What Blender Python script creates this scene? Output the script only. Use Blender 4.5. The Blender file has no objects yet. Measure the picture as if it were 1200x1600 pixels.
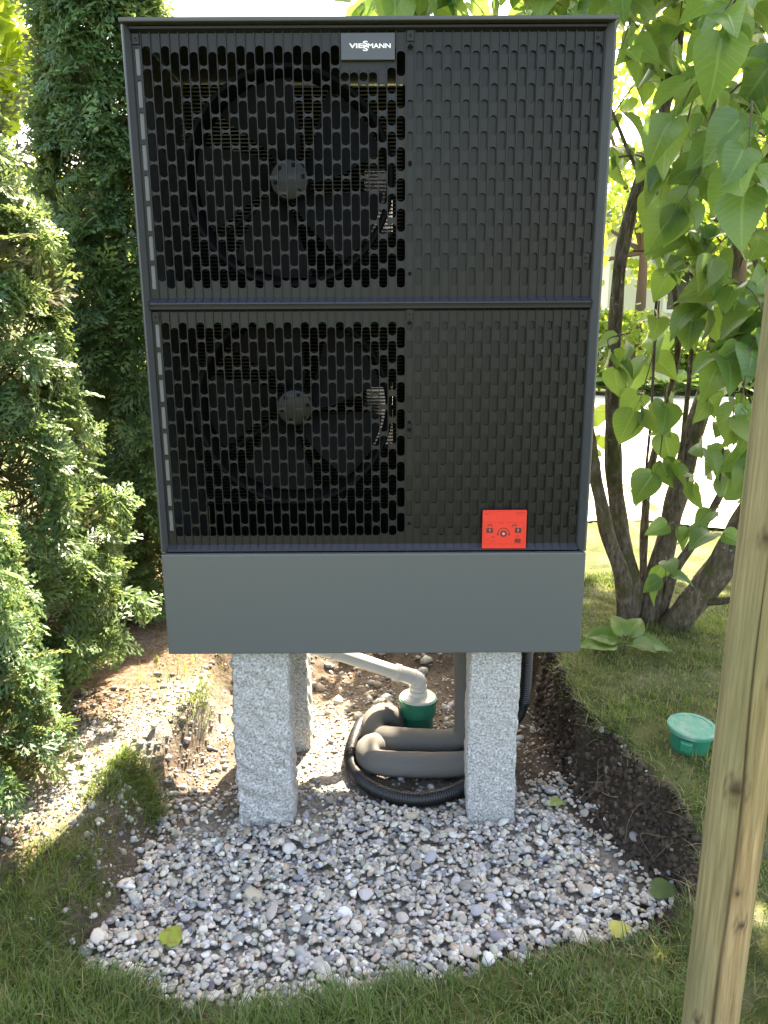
import bpy, bmesh, math, random
import numpy as np
from mathutils import Vector, Matrix
R = math.radians
random.seed(7); rng = np.random.default_rng(11)
S = bpy.context.scene
C = S.collection

# ------------------------------------------------------------------ camera
CAMZ, PITCH, ROLL, FPX = 1.54, R(14.7), R(-0.29), 1294.0
cam = bpy.data.cameras.new('camera'); camo = bpy.data.objects.new('camera', cam); C.objects.link(camo)
cam.sensor_fit = 'VERTICAL'; cam.sensor_height = 36; cam.sensor_width = 27; cam.lens = FPX/1600*36
cam.clip_start = .02; cam.clip_end = 2000
CM = Matrix.Translation((0, 0, CAMZ)) @ Matrix.Rotation(R(90)-PITCH, 4, 'X') @ Matrix.Rotation(ROLL, 4, 'Z')
camo.matrix_world = CM; S.camera = camo
CMI = np.array(CM.inverted())

# ------------------------------------------------------------------ sky, sun, exposure
SUN_AZ, SUN_EL = R(20), R(54)          # azimuth from +Y towards +X
W = bpy.data.worlds.new('World'); S.world = W; W.use_nodes = True
wn = W.node_tree.nodes; wl = W.node_tree.links
sky = wn.new('ShaderNodeTexSky'); sky.sky_type = 'NISHITA'; sky.sun_disc = False
sky.sun_elevation = SUN_EL; sky.sun_rotation = SUN_AZ
sky.air_density = 1.0; sky.dust_density = 3.0; sky.ozone_density = .6
wl.new(sky.outputs[0], wn['Background'].inputs[0]); wn['Background'].inputs[1].default_value = 0.14
sl = bpy.data.lights.new('sun', 'SUN'); sl.energy = 5.0; sl.angle = R(.53); sl.color = (1, .95, .86)
so = bpy.data.objects.new('sun', sl); C.objects.link(so)
sd = Vector((math.sin(SUN_AZ)*math.cos(SUN_EL), math.cos(SUN_AZ)*math.cos(SUN_EL), math.sin(SUN_EL)))
so.rotation_euler = sd.to_track_quat('Z', 'Y').to_euler(); so.location = sd*20
S.view_settings.view_transform = 'Standard'; S.view_settings.look = 'None'
S.view_settings.gamma = 1; S.view_settings.use_curve_mapping = False
S.view_settings.exposure = 2.95
S.view_settings.use_white_balance = True; S.view_settings.white_balance_temperature = 8000; S.view_settings.white_balance_tint = 10
S.render.engine = 'CYCLES'

# ------------------------------------------------------------------ pixel helpers (photo pixels -> rays)
def ray(px, py):
    d = CM.to_3x3() @ Vector(((px-600)/FPX, (800-py)/FPX, -1)); return d
def aty(px, py, y):
    d = ray(px, py); t = y/d.y; return Vector((d.x*t, y, CAMZ+d.z*t))
def atz(px, py, z):
    d = ray(px, py); t = (z-CAMZ)/d.z; return Vector((d.x*t, d.y*t, z))
def proj(P):
    P = np.atleast_2d(P); q = P@CMI[:3, :3].T+CMI[:3, 3]
    return 600+FPX*q[:, 0]/-q[:, 2], 800-FPX*q[:, 1]/-q[:, 2], -q[:, 2]

# ------------------------------------------------------------------ noise
def _h(ix, iy, iz):
    n = (ix*374761393+iy*668265263+iz*2147483647+1274126177) & 0xffffffff
    n = ((n ^ (n >> 13))*1103515245) & 0xffffffff
    n = ((n ^ (n >> 16))*2246822519) & 0xffffffff
    return ((n ^ (n >> 15)) & 0xffffff)/0xffffff*2-1
def vnoise(x, y, z=None):
    x = np.asarray(x, float); y = np.asarray(y, float); z = np.zeros_like(x) if z is None else np.asarray(z, float)+0*x
    ix = np.floor(x).astype(np.int64); iy = np.floor(y).astype(np.int64); iz = np.floor(z).astype(np.int64)
    fx, fy, fz = x-ix, y-iy, z-iz
    fx, fy, fz = [f*f*(3-2*f) for f in (fx, fy, fz)]
    r = 0
    for a in (0, 1):
        for b in (0, 1):
            for c in (0, 1):
                r = r+_h(ix+a, iy+b, iz+c)*(fx if a else 1-fx)*(fy if b else 1-fy)*(fz if c else 1-fz)
    return r
def fbm(x, y, z=None, o=3):
    r = 0; a = 1; k = 1; x = np.asarray(x, float); y = np.asarray(y, float)
    for i in range(o):
        r = r+a*vnoise(x*k+13*i, y*k+7*i, None if z is None else np.asarray(z)*k+5*i); a *= .5; k *= 2.03
    return r
def sstep(a, b, x):
    t = np.clip((x-a)/(b-a), 0, 1); return t*t*(3-2*t)

# ------------------------------------------------------------------ mesh helpers
def tag(o, label=None, cat=None, group=None, kind=None):
    if label: o['label'] = label
    if cat: o['category'] = cat
    if group: o['group'] = group
    if kind: o['kind'] = kind
    return o
def link(o, parent=None):
    C.objects.link(o)
    if parent is not None:
        o.parent = parent
    return o
def obj(name, me, mat=None, parent=None):
    o = bpy.data.objects.new(name, me)
    if mat is not None and not me.materials: me.materials.append(mat)
    return link(o, parent)
def empty(name, loc, label, cat, group=None):
    o = bpy.data.objects.new(name, None); o.empty_display_size = .05; o.location = loc; link(o)
    return tag(o, label, cat, group)
def nmesh(name, V, faces, smooth=False, col=None):
    """fast mesh from numpy; faces = list of (n,k) int arrays; col = (nv,3) point colours"""
    me = bpy.data.meshes.new(name); V = np.ascontiguousarray(V, np.float32)
    me.vertices.add(len(V)); me.vertices.foreach_set('co', V.ravel())
    faces = [np.asarray(f, np.int32) for f in faces if len(f)]
    tot = np.concatenate([np.full(len(f), f.shape[1], np.int32) for f in faces])
    lv = np.concatenate([f.ravel() for f in faces])
    st = np.concatenate([[0], np.cumsum(tot)[:-1]]).astype(np.int32)
    me.loops.add(len(lv)); me.loops.foreach_set('vertex_index', lv)
    me.polygons.add(len(tot)); me.polygons.foreach_set('loop_start', st)
    if smooth: me.polygons.foreach_set('use_smooth', np.ones(len(tot), bool))
    if col is not None:
        a = me.color_attributes.new('Col', 'FLOAT_COLOR', 'POINT')
        c4 = np.ones((len(V), 4), np.float32); c4[:, :3] = col; a.data.foreach_set('color', c4.ravel())
    me.update(calc_edges=True); me.validate()
    return me
class MB:
    def __init__(s): s.v = []; s.f = []
    def add(s, vs, fs):
        b = len(s.v); s.v += [tuple(v) for v in vs]; s.f += [tuple(i+b for i in f) for f in fs]; return s
    def box(s, x0, x1, y0, y1, z0, z1):
        return s.add([(x0,y0,z0),(x1,y0,z0),(x1,y1,z0),(x0,y1,z0),(x0,y0,z1),(x1,y0,z1),(x1,y1,z1),(x0,y1,z1)],
                     [(0,3,2,1),(4,5,6,7),(0,1,5,4),(1,2,6,5),(2,3,7,6),(3,0,4,7)])
    def prism(s, prof, axis, a, b):
        """prof: 2D outline; extruded along axis ('x','y','z') from a to b"""
        def p(u, v, w): return {'x': (w, u, v), 'y': (u, w, v), 'z': (u, v, w)}[axis]
        n = len(prof)
        return s.add([p(u, v, a) for u, v in prof]+[p(u, v, b) for u, v in prof],
                     [tuple(range(n)), tuple(range(2*n-1, n-1, -1))]+[(i, i+n, (i+1) % n+n, (i+1) % n) for i in range(n)])
    def lathe(s, prof, n=32, cx=0, cy=0, cz=0, axis='z', close=False):
        vs = []; m = len(prof)
        for r, h in prof:
            for k in range(n):
                a = 2*math.pi*k/n; c, d = r*math.cos(a), r*math.sin(a)
                vs.append((cx+c, cy+d, cz+h) if axis == 'z' else (cx+c, cy+h, cz+d))
        fs = [(i*n+k, i*n+(k+1) % n, (i+1)*n+(k+1) % n, (i+1)*n+k) for i in range(m-1) for k in range(n)]
        if close: fs += [tuple(range(n))[::-1], tuple((m-1)*n+k for k in range(n))]
        return s.add(vs, fs)
    def mesh(s, name, smooth=False, bevel=0, fix=True):
        me = bpy.data.meshes.new(name); me.from_pydata(s.v, [], s.f)
        if bevel or fix:
            bm = bmesh.new(); bm.from_mesh(me)
            if fix: bmesh.ops.recalc_face_normals(bm, faces=bm.faces)
            if bevel: bmesh.ops.bevel(bm, geom=[e for e in bm.edges if len(e.link_faces) == 2 and e.calc_face_angle(0) > .5], offset=bevel, segments=2, affect='EDGES', profile=.6)
            bm.to_mesh(me); bm.free()
        if smooth:
            for p in me.polygons: p.use_smooth = True
            if smooth != 'all': me.set_sharp_from_angle(angle=R(38))
        me.update(); return me
    def obj(s, name, mat, parent=None, **k): return obj(name, s.mesh(name, **k), mat, parent)

def catmull(P, step):
    P = [Vector(p) for p in P]; out = []
    Q = [P[0]*2-P[1]]+P+[P[-1]*2-P[-2]]
    for i in range(1, len(Q)-2):
        n = max(1, int((Q[i+1]-Q[i]).length/step))
        for k in range(n):
            t = k/n; a, b, c, d = Q[i-1:i+3]
            out.append(.5*((2*b)+(c-a)*t+(2*a-5*b+4*c-d)*t*t+(3*b-a-3*c+d)*t**3))
    out.append(P[-1]); return out
def tube(pts, rad, n=10, cap=True, jit=None):
    """sweep; rad: number, list or function of (t, s)"""
    pts = [Vector(p) for p in pts]; m = len(pts); V = []; s = 0
    T = [(pts[min(i+1, m-1)]-pts[max(i-1, 0)]).normalized() for i in range(m)]
    u = T[0].orthogonal().normalized()
    for i, p in enumerate(pts):
        if i: s += (p-pts[i-1]).length
        u = (u-T[i]*u.dot(T[i])).normalized(); w = T[i].cross(u)
        r = rad(i/(m-1), s) if callable(rad) else (rad[i] if hasattr(rad, '__len__') else rad)
        for k in range(n):
            a = 2*math.pi*k/n; rr = r*(1+(jit(i, k) if jit else 0))
            V.append(p+u*(math.cos(a)*rr)+w*(math.sin(a)*rr))
    F = [(i*n+k, i*n+(k+1) % n, (i+1)*n+(k+1) % n, (i+1)*n+k) for i in range(m-1) for k in range(n)]
    if cap: F += [tuple(range(n))[::-1], tuple((m-1)*n+k for k in range(n))]
    return V, F

# ------------------------------------------------------------------ materials
def mat(name, col=(.5,.5,.5), rough=.6, metal=0, spec=.5):
    m = bpy.data.materials.new(name); m.use_nodes = True
    b = m.node_tree.nodes['Principled BSDF']
    b.inputs['Base Color'].default_value = (*col, 1); b.inputs['Roughness'].default_value = rough
    b.inputs['Metallic'].default_value = metal; b.inputs['Specular IOR Level'].default_value = spec
    return m
def N(m, t, **k):
    n = m.node_tree.nodes.new(t)
    for a, v in k.items():
        if a in n.inputs.keys() and not hasattr(n, a): n.inputs[a].default_value = v
        else: setattr(n, a, v)
    return n
def L(m, a, b): m.node_tree.links.new(a, b)
def coords(m, scale=None):
    t = N(m, 'ShaderNodeTexCoord')
    if scale is None: return t.outputs['Object']
    mp = N(m, 'ShaderNodeMapping'); mp.inputs['Scale'].default_value = scale; L(m, t.outputs['Object'], mp.inputs[0]); return mp.outputs[0]
def noise(m, vec, scale, detail=4, rough=.55):
    n = N(m, 'ShaderNodeTexNoise'); n.inputs['Scale'].default_value = scale; n.inputs['Detail'].default_value = detail; n.inputs['Roughness'].default_value = rough
    if vec is not None: L(m, vec, n.inputs['Vector'])
    return n.outputs['Fac']
def ramp(m, fac, stops):
    r = N(m, 'ShaderNodeValToRGB'); e = r.color_ramp.elements
    while len(e) < len(stops): e.new(.5)
    for i, (p, c) in enumerate(stops):
        e[i].position = p; e[i].color = (*c, 1) if len(c) == 3 else c
    L(m, fac, r.inputs[0]); return r.outputs[0]
def mix(m, fac, a, b, mode='MIX'):
    n = N(m, 'ShaderNodeMix', data_type='RGBA', blend_type=mode)
    for s, v in ((n.inputs[0], fac), (n.inputs[6], a), (n.inputs[7], b)):
        if isinstance(v, (int, float)): s.default_value = v
        elif isinstance(v, tuple): s.default_value = (*v, 1)
        else: L(m, v, s)
    return n.outputs[2]
def bsdf(m): return m.node_tree.nodes['Principled BSDF']
def bump(m, h, strength=.5, dist=.01):
    b = N(m, 'ShaderNodeBump'); b.inputs['Strength'].default_value = strength; b.inputs['Distance'].default_value = dist
    L(m, h, b.inputs['Height']); L(m, b.outputs[0], bsdf(m).inputs['Normal'])
def attr(m): return N(m, 'ShaderNodeAttribute', attribute_name='Col').outputs['Color']
def grain(name, col, rough, var=.15, scale=60, metal=0, spec=.5, bs=.15, bd=.001):
    m = mat(name, col, rough, metal, spec); v = coords(m); f = noise(m, v, scale, 4)
    g = noise(m, v, scale*.09, 3)
    c = mix(m, f, tuple(x*(1-var) for x in col), tuple(x*(1+var) for x in col))
    c = mix(m, g, c, tuple(x*(1-var*.7) for x in col)); L(m, c, bsdf(m).inputs['Base Color'])
    if bs: bump(m, f, bs, bd)
    return m
def leafmat(name, stops, trans, tmix=.45, rough=.45, spec=.4, useattr=False, veins=False):
    m = mat(name, stops[0][1], rough, 0, spec); g = N(m, 'ShaderNodeNewGeometry'); oi = N(m, 'ShaderNodeObjectInfo')
    a = N(m, 'ShaderNodeMath', operation='ADD'); L(m, g.outputs['Random Per Island'], a.inputs[0]); L(m, oi.outputs['Random'], a.inputs[1])
    fr = N(m, 'ShaderNodeMath', operation='FRACT'); L(m, a.outputs[0], fr.inputs[0])
    c = attr(m) if useattr else ramp(m, fr.outputs[0], stops)
    if veins:
        sc_ = N(m, 'ShaderNodeSeparateColor'); L(m, attr(m), sc_.inputs[0])
        k1 = N(m, 'ShaderNodeMath', operation='MULTIPLY_ADD'); L(m, sc_.outputs[1], k1.inputs[0]); k1.inputs[1].default_value = -.75; L(m, sc_.outputs[2], k1.inputs[2])
        k2 = N(m, 'ShaderNodeMath', operation='MULTIPLY'); L(m, k1.outputs[0], k2.inputs[0]); k2.inputs[1].default_value = 46
        k3 = N(m, 'ShaderNodeMath', operation='SINE'); L(m, k2.outputs[0], k3.inputs[0])
        vn = ramp(m, k3.outputs[0], [(.80, (0,0,0)), (.98, (.35,.35,.35))]); md = ramp(m, sc_.outputs[0], [(.72, (0,0,0)), (.88, (.9,.9,.9))])
        vv = mix(m, 1.0, vn, md, 'LIGHTEN'); c = mix(m, vv, c, mix(m, .45, c, (.30, .42, .14))); bump(m, vv, .35, .004)
        f = noise(m, coords(m), 45, 3); c = mix(m, .35, c, ramp(m, f, [(.35, (.55,.55,.55)), (.7, (1,1,1))]), 'MULTIPLY')
    L(m, c, bsdf(m).inputs['Base Color'])
    t = N(m, 'ShaderNodeBsdfTranslucent')
    tc = mix(m, .75, c, trans); L(m, tc, t.inputs[0])
    ms = N(m, 'ShaderNodeMixShader'); ms.inputs[0].default_value = tmix
    L(m, bsdf(m).outputs[0], ms.inputs[1]); L(m, t.outputs[0], ms.inputs[2])
    L(m, ms.outputs[0], m.node_tree.nodes['Material Output'].inputs[0])
    return m

M = {}
M['graphite'] = grain('graphite_paint', (.090,.098,.098), .42, .05, 900, spec=.45, bs=.05, bd=.0003)
M['frame'] = grain('frame_paint', (.050,.054,.060), .38, .05, 700, spec=.5, bs=.04, bd=.0003)
M['grille'] = grain('grille_plastic', (.0110,.0118,.0120), .42, .12, 500, spec=.29, bs=.08, bd=.0004)
M['ledge'] = grain('ledge_plastic', (.022,.024,.034), .38, .15, 300, spec=.4, bs=.05, bd=.0004)
M['black'] = grain('black_plastic', (.005,.005,.0055), .75, .2, 200, spec=.12, bs=.05)
M['palegrey'] = grain('pale_grey_liner', (.15,.155,.16), .55, .1, 200, bs=.05)
M['alu'] = mat('aluminium', (.16,.17,.19), .4, 1)
M['white_print'] = mat('white_print', (.8,.8,.8), .4)
M['plate'] = grain('logo_plate', (.042,.044,.052), .35, .04, 500, spec=.5, bs=.03, bd=.0003)
M['red'] = grain('red_card', (.72,.035,.022), .42, .05, 80, bs=.03)
M['redprint'] = mat('dark_print', (.06,.02,.015), .5)
M['redprint2'] = mat('faint_print', (.42,.02,.015), .5)
M['foam'] = grain('grey_foam', (.135,.128,.118), .85, .18, 180, spec=.2, bs=.25, bd=.002)
M['hose'] = grain('black_hose', (.014,.014,.015), .42, .3, 60, spec=.5, bs=.1)
M['pvc'] = grain('white_pvc', (.62,.6,.56), .35, .1, 25, bs=.03)
M['greenpvc'] = grain('green_pvc', (.012,.17,.10), .35, .2, 20, bs=.04)

# ------------------------------------------------------------------ ground shape
PIT = [(130,1510,.05,.06),(165,1450,.09,.10),(205,1380,.12,.12),(250,1310,.14,.14),(285,1240,.15,.15),(325,1195,.16,.12),
       (348,1140,.15,.06),(360,1085,.15,.08),(450,1062,.10,.30),(600,1052,.12,.30),(720,1052,.14,.30),(800,1065,.20,.10),
       (838,1110,.24,.06),(856,1165,.24,.05),(905,1240,.24,.06),(965,1310,.235,.06),(1030,1380,.21,.06),(1062,1425,.12,.06),
       (1000,1452,.035,.05),(850,1492,.03,.04),(700,1525,.03,.04),(560,1562,.03,.04),(430,1585,.03,.04),(330,1580,.03,.04),(200,1540,.03,.04)]
PP = np.array([[*atz(a, b, 0).xy, h, w] for a, b, h, w in PIT])
def pit(x, y):
    """signed distance to the pit outline (negative inside) with the bank's height and width there"""
    x = np.asarray(x, float); y = np.asarray(y, float)
    x = x+.02*vnoise(x*9, y*9)+.012*vnoise(x*31, y*31); y = y+.02*vnoise(x*9+50, y*9)+.012*vnoise(x*31+50, y*31)
    best = np.full(x.shape, 1e9); h = np.zeros(x.shape); w = np.ones(x.shape); ins = np.zeros(x.shape, bool)
    n = len(PP)
    for i in range(n):
        a, b = PP[i], PP[(i+1) % n]; dx, dy = b[0]-a[0], b[1]-a[1]
        t = np.clip(((x-a[0])*dx+(y-a[1])*dy)/(dx*dx+dy*dy), 0, 1)
        d = np.hypot(x-a[0]-t*dx, y-a[1]-t*dy); k = d < best
        best = np.where(k, d, best); h = np.where(k, a[2]+t*(b[2]-a[2]), h); w = np.where(k, a[3]+t*(b[3]-a[3]), w)
        cr = (a[1] > y) != (b[1] > y)
        ins ^= cr & (x < (b[0]-a[0])*(y-a[1])/(b[1]-a[1]+1e-12)+a[0])
    return np.where(ins, -best, best), h, w
GL = .19
def gz(x, y, det=True):
    x = np.asarray(x, float); y = np.asarray(y, float)
    d, h, w = pit(x, y)
    far = sstep(.25, 1.4, d); hh = h*(1-far)+GL*far
    z = hh*sstep(0, 1, d/w)
    fade = 1-sstep(3.5, 6, np.hypot(x, y-2))
    z = z+fade*(.012*fbm(x*4, y*4)*sstep(-.02, .2, d))
    if det: z = z+fade*(.006*fbm(x*22, y*22)+.004*vnoise(x*70, y*70))+fade*sstep(0, .3, d/w)*(1-sstep(.9, 1.3, d/w))*(.022*fbm(x*16+9, y*16, None, 3))
    return z
def gz1(x, y): return float(gz(np.array([x]), np.array([y]))[0])
def axis(lo, hi, step, far, g=1.35):
    a = list(np.arange(lo, hi, step)); s = step; v = lo
    pre = []
    while v > -far: s = min(s*g, 60); v -= s; pre.append(v)
    v = a[-1]; s = step
    while v < far: s = min(s*g, 60); v += s; a.append(v)
    return np.array(pre[::-1]+a)
gx = axis(-1.7, 1.9, .016, 400); gy = axis(.9, 4.0, .016, 400)
X, Y = np.meshgrid(gx, gy); Z = gz(X.ravel(), Y.ravel())
nx, ny = len(gx), len(gy)
ii = (np.arange(ny-1)[:, None]*nx+np.arange(nx-1)[None]).ravel()
d_, h_, w_ = pit(X.ravel(), Y.ravel()); xr, yr = X.ravel(), Y.ravel()
# masks: R bare soil, G grey sand, B hedge litter
nse = fbm(xr*6, yr*6)
soil = 1-sstep(.6, 1.5, d_/w_+.3*nse)
behind = sstep(2.55, 2.8, yr+.1*nse)*(1-sstep(.5, .75, np.abs(xr+.05)))*(1-sstep(3.6, 4.3, yr)); soil = np.maximum(soil, behind)
sand = np.exp(-(((xr+.22)/.16)**2+((yr-2.52)/.28)**2))*1.6+nse*.2; sand = np.clip(sand, 0, 1)
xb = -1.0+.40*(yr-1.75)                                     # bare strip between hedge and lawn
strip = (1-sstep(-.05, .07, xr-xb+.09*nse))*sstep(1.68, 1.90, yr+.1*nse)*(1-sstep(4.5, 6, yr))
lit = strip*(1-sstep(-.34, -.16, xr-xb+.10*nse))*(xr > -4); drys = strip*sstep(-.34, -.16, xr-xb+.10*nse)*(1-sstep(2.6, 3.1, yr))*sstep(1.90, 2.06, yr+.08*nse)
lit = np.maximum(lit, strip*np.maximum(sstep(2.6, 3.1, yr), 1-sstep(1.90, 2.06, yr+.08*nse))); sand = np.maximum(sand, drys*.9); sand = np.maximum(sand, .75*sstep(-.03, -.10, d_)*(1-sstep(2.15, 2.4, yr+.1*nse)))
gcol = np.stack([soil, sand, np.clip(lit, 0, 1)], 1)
gm = mat('earth', (.1,.07,.045), .95, 0, .2)
gv = coords(gm); a = attr(gm); sp = N(gm, 'ShaderNodeSeparateColor'); L(gm, a, sp.inputs[0])
f1 = noise(gm, gv, 9, 6, .65); f2 = noise(gm, gv, 70, 5, .7); f3 = noise(gm, gv, 2.5, 3)
turf = ramp(gm, f1, [(.3, (.030,.036,.012)), (.5, (.062,.075,.020)), (.7, (.11,.10,.042))])
earth = ramp(gm, f2, [(.3, (.030,.021,.014)), (.5, (.075,.054,.038)), (.72, (.16,.12,.085))])
earth = mix(gm, f1, earth, (.10,.075,.055)); sxyz = N(gm, 'ShaderNodeSeparateXYZ'); L(gm, gv, sxyz.inputs[0])
hum = ramp(gm, sxyz.outputs[0], [(.40, (0,0,0)), (.58, (.85,.85,.85))]); earth = mix(gm, hum, earth, ramp(gm, f2, [(.3, (.012,.008,.006)), (.55, (.035,.024,.017)), (.8, (.08,.058,.042))]))
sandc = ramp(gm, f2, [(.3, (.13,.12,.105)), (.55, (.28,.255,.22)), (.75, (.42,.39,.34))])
litc = ramp(gm, f2, [(.3, (.045,.030,.022)), (.5, (.12,.080,.055)), (.72, (.24,.175,.125))])
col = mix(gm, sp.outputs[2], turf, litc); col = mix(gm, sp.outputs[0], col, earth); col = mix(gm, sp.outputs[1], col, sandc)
L(gm, col, bsdf(gm).inputs['Base Color']); bump(gm, f2, .8, .012)
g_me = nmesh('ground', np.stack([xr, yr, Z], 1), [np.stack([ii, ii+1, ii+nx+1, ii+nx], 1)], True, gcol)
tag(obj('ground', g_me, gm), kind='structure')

# driveway beyond the lilac
dm = mat('pale_paving', (.5,.46,.4), .9, 0, .2); v = coords(dm)
dc = ramp(dm, noise(dm, v, 40, 5, .7), [(.3, (.34,.31,.27)), (.6, (.56,.52,.46)), (.8, (.66,.62,.56))])
dc = mix(dm, noise(dm, v, 1.2, 4), dc, (.44,.40,.34)); L(dm, dc, bsdf(dm).inputs['Base Color']); bump(dm, noise(dm, v, 90, 4), .4, .01)
n = 60; vs = []
for i in range(n+1):
    x = .1+i*.3; vs.append((x, 4.75+.12*math.sin(x*1.7)+.08*math.sin(x*5.1), GL+.012))
for i in range(n, -1, -1):
    x = .1+i*.3; vs.append((x, 11.2+.2*math.sin(x*.9)+.1*math.sin(x*3.3), GL+.012))
mb = MB(); mb.add(vs, [(i, i+1, 2*n+1-i-1, 2*n+1-i) for i in range(n)])
tag(mb.obj('driveway', dm), kind='structure')

# ------------------------------------------------------------------ heat pump
UX0, UX1, UY, UYB = -.6025, .545, 2.145, 2.745
ZB, ZP, ZM, ZT = .573, .866, 1.516, 2.150
hp = empty('heat_pump', (0, 0, 0), 'tall dark grey heat pump with slotted grille raised on granite posts', 'heat pump')
PITCHX = .0222; COL0 = -.554
GX0, GX1 = -.5872, .5235
def bezel(x0, x1, name):
    s = 1 if x1 > x0 else -1     # x0 outer face, x1 inner edge
    prof = [(x0, UY+.02), (x0, UY-.009), (x0+s*.0025, UY-.012), (x0+s*.006, UY-.012), (x1-s*.002, UY+.006), (x1, UY+.012), (x1, UY+.02)]
    MB().prism(prof, 'z', ZP+.003, ZT-.003).obj(name, M['frame'], hp)
bezel(UX0, GX0, 'frame_strip'); bezel(UX1, GX1, 'frame_strip')
for x0, x1 in ((UX0, UX0+.008), (UX1-.008, UX1)):
    MB().box(x0, x1, UY+.0205, UYB, ZB+.004, ZT-.003).obj('side_panel', M['graphite'], hp, bevel=.002)
MB().box(UX0-.003, UX1+.003, UY-.018, UYB+.01, ZT, ZT+.010).obj('top_cover', M['frame'], hp, bevel=.003)
mbp = MB().box(UX0, UX1, UY-.012, UY+.008, ZB, ZP-.002); mbp.obj('base_panel', M['graphite'], hp, bevel=.0035)
MB().box(UX0+.012, UX1-.012, UY+.01, UYB-.004, ZB+.012, ZB+.03).obj('floor_tray', M['black'], hp)
MB().box(.062, .068, UY+.03, UYB-.02, ZP, ZT-.01).obj('partition', M['black'], hp)
MB().box(.08, UX1-.009, UYB-.02, UYB-.012, ZB+.04, ZT-.01).obj('rear_panel', M['black'], hp)
MB().box(UX0+.01, .06, UY+.03, UYB-.02, ZM-.006, ZM+.006).obj('shelf', M['black'], hp)

def slot(mb, cx, yf, za, zb, r, hw, zlo, zhi, depth, floor, K=6):
    """plate cell from zlo to zhi round one round-ended slot from za to zb, with its walls and, if blind, its floor"""
    e = min(r*.78, (zb-za)/2-.0005); st, sb = zb-e, za+e; inn = []; out = []
    for i in range(K+1):
        t = math.pi*i/K; inn.append((cx+r*math.cos(t), st+e*math.sin(t)))
    out += [(cx+hw, st), (cx+hw, zhi), (cx+hw*.5, zhi), (cx, zhi), (cx-hw*.5, zhi), (cx-hw, zhi), (cx-hw, st)]
    for i in range(K+1):
        t = math.pi+math.pi*i/K; inn.append((cx+r*math.cos(t), sb+e*math.sin(t)))
    out += [(cx-hw, sb), (cx-hw, zlo), (cx-hw*.5, zlo), (cx, zlo), (cx+hw*.5, zlo), (cx+hw, zlo), (cx+hw, sb)]
    n = len(inn)
    vs = [(x, yf, z) for x, z in inn]+[(x, yf, z) for x, z in out]+[(x, yf+depth, z) for x, z in inn]
    fs = [(i, n+i, n+(i+1) % n, (i+1) % n) for i in range(n)]+[(i, (i+1) % n, 2*n+(i+1) % n, 2*n+i) for i in range(n)]
    if floor: fs.append(tuple(2*n+i for i in range(n)))
    mb.add(vs, fs)
def slots_for(col, zlo, zhi, blind, up):
    p = .0700; off = (col % 2)*p/2; res = []
    lo, hi = zlo+.036, zhi-.034
    edge = min(1, max(0, (col-23)/4)) if not blind else 1
    ln = .0445 if blind else .0655-.011*edge
    z = hi+.022-off
    while z > lo-.03:
        a, b = max(z-ln, lo), min(z, hi)
        if b-a > .02: res.append((a, b))
        z -= p
    return res[::-1]
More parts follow.
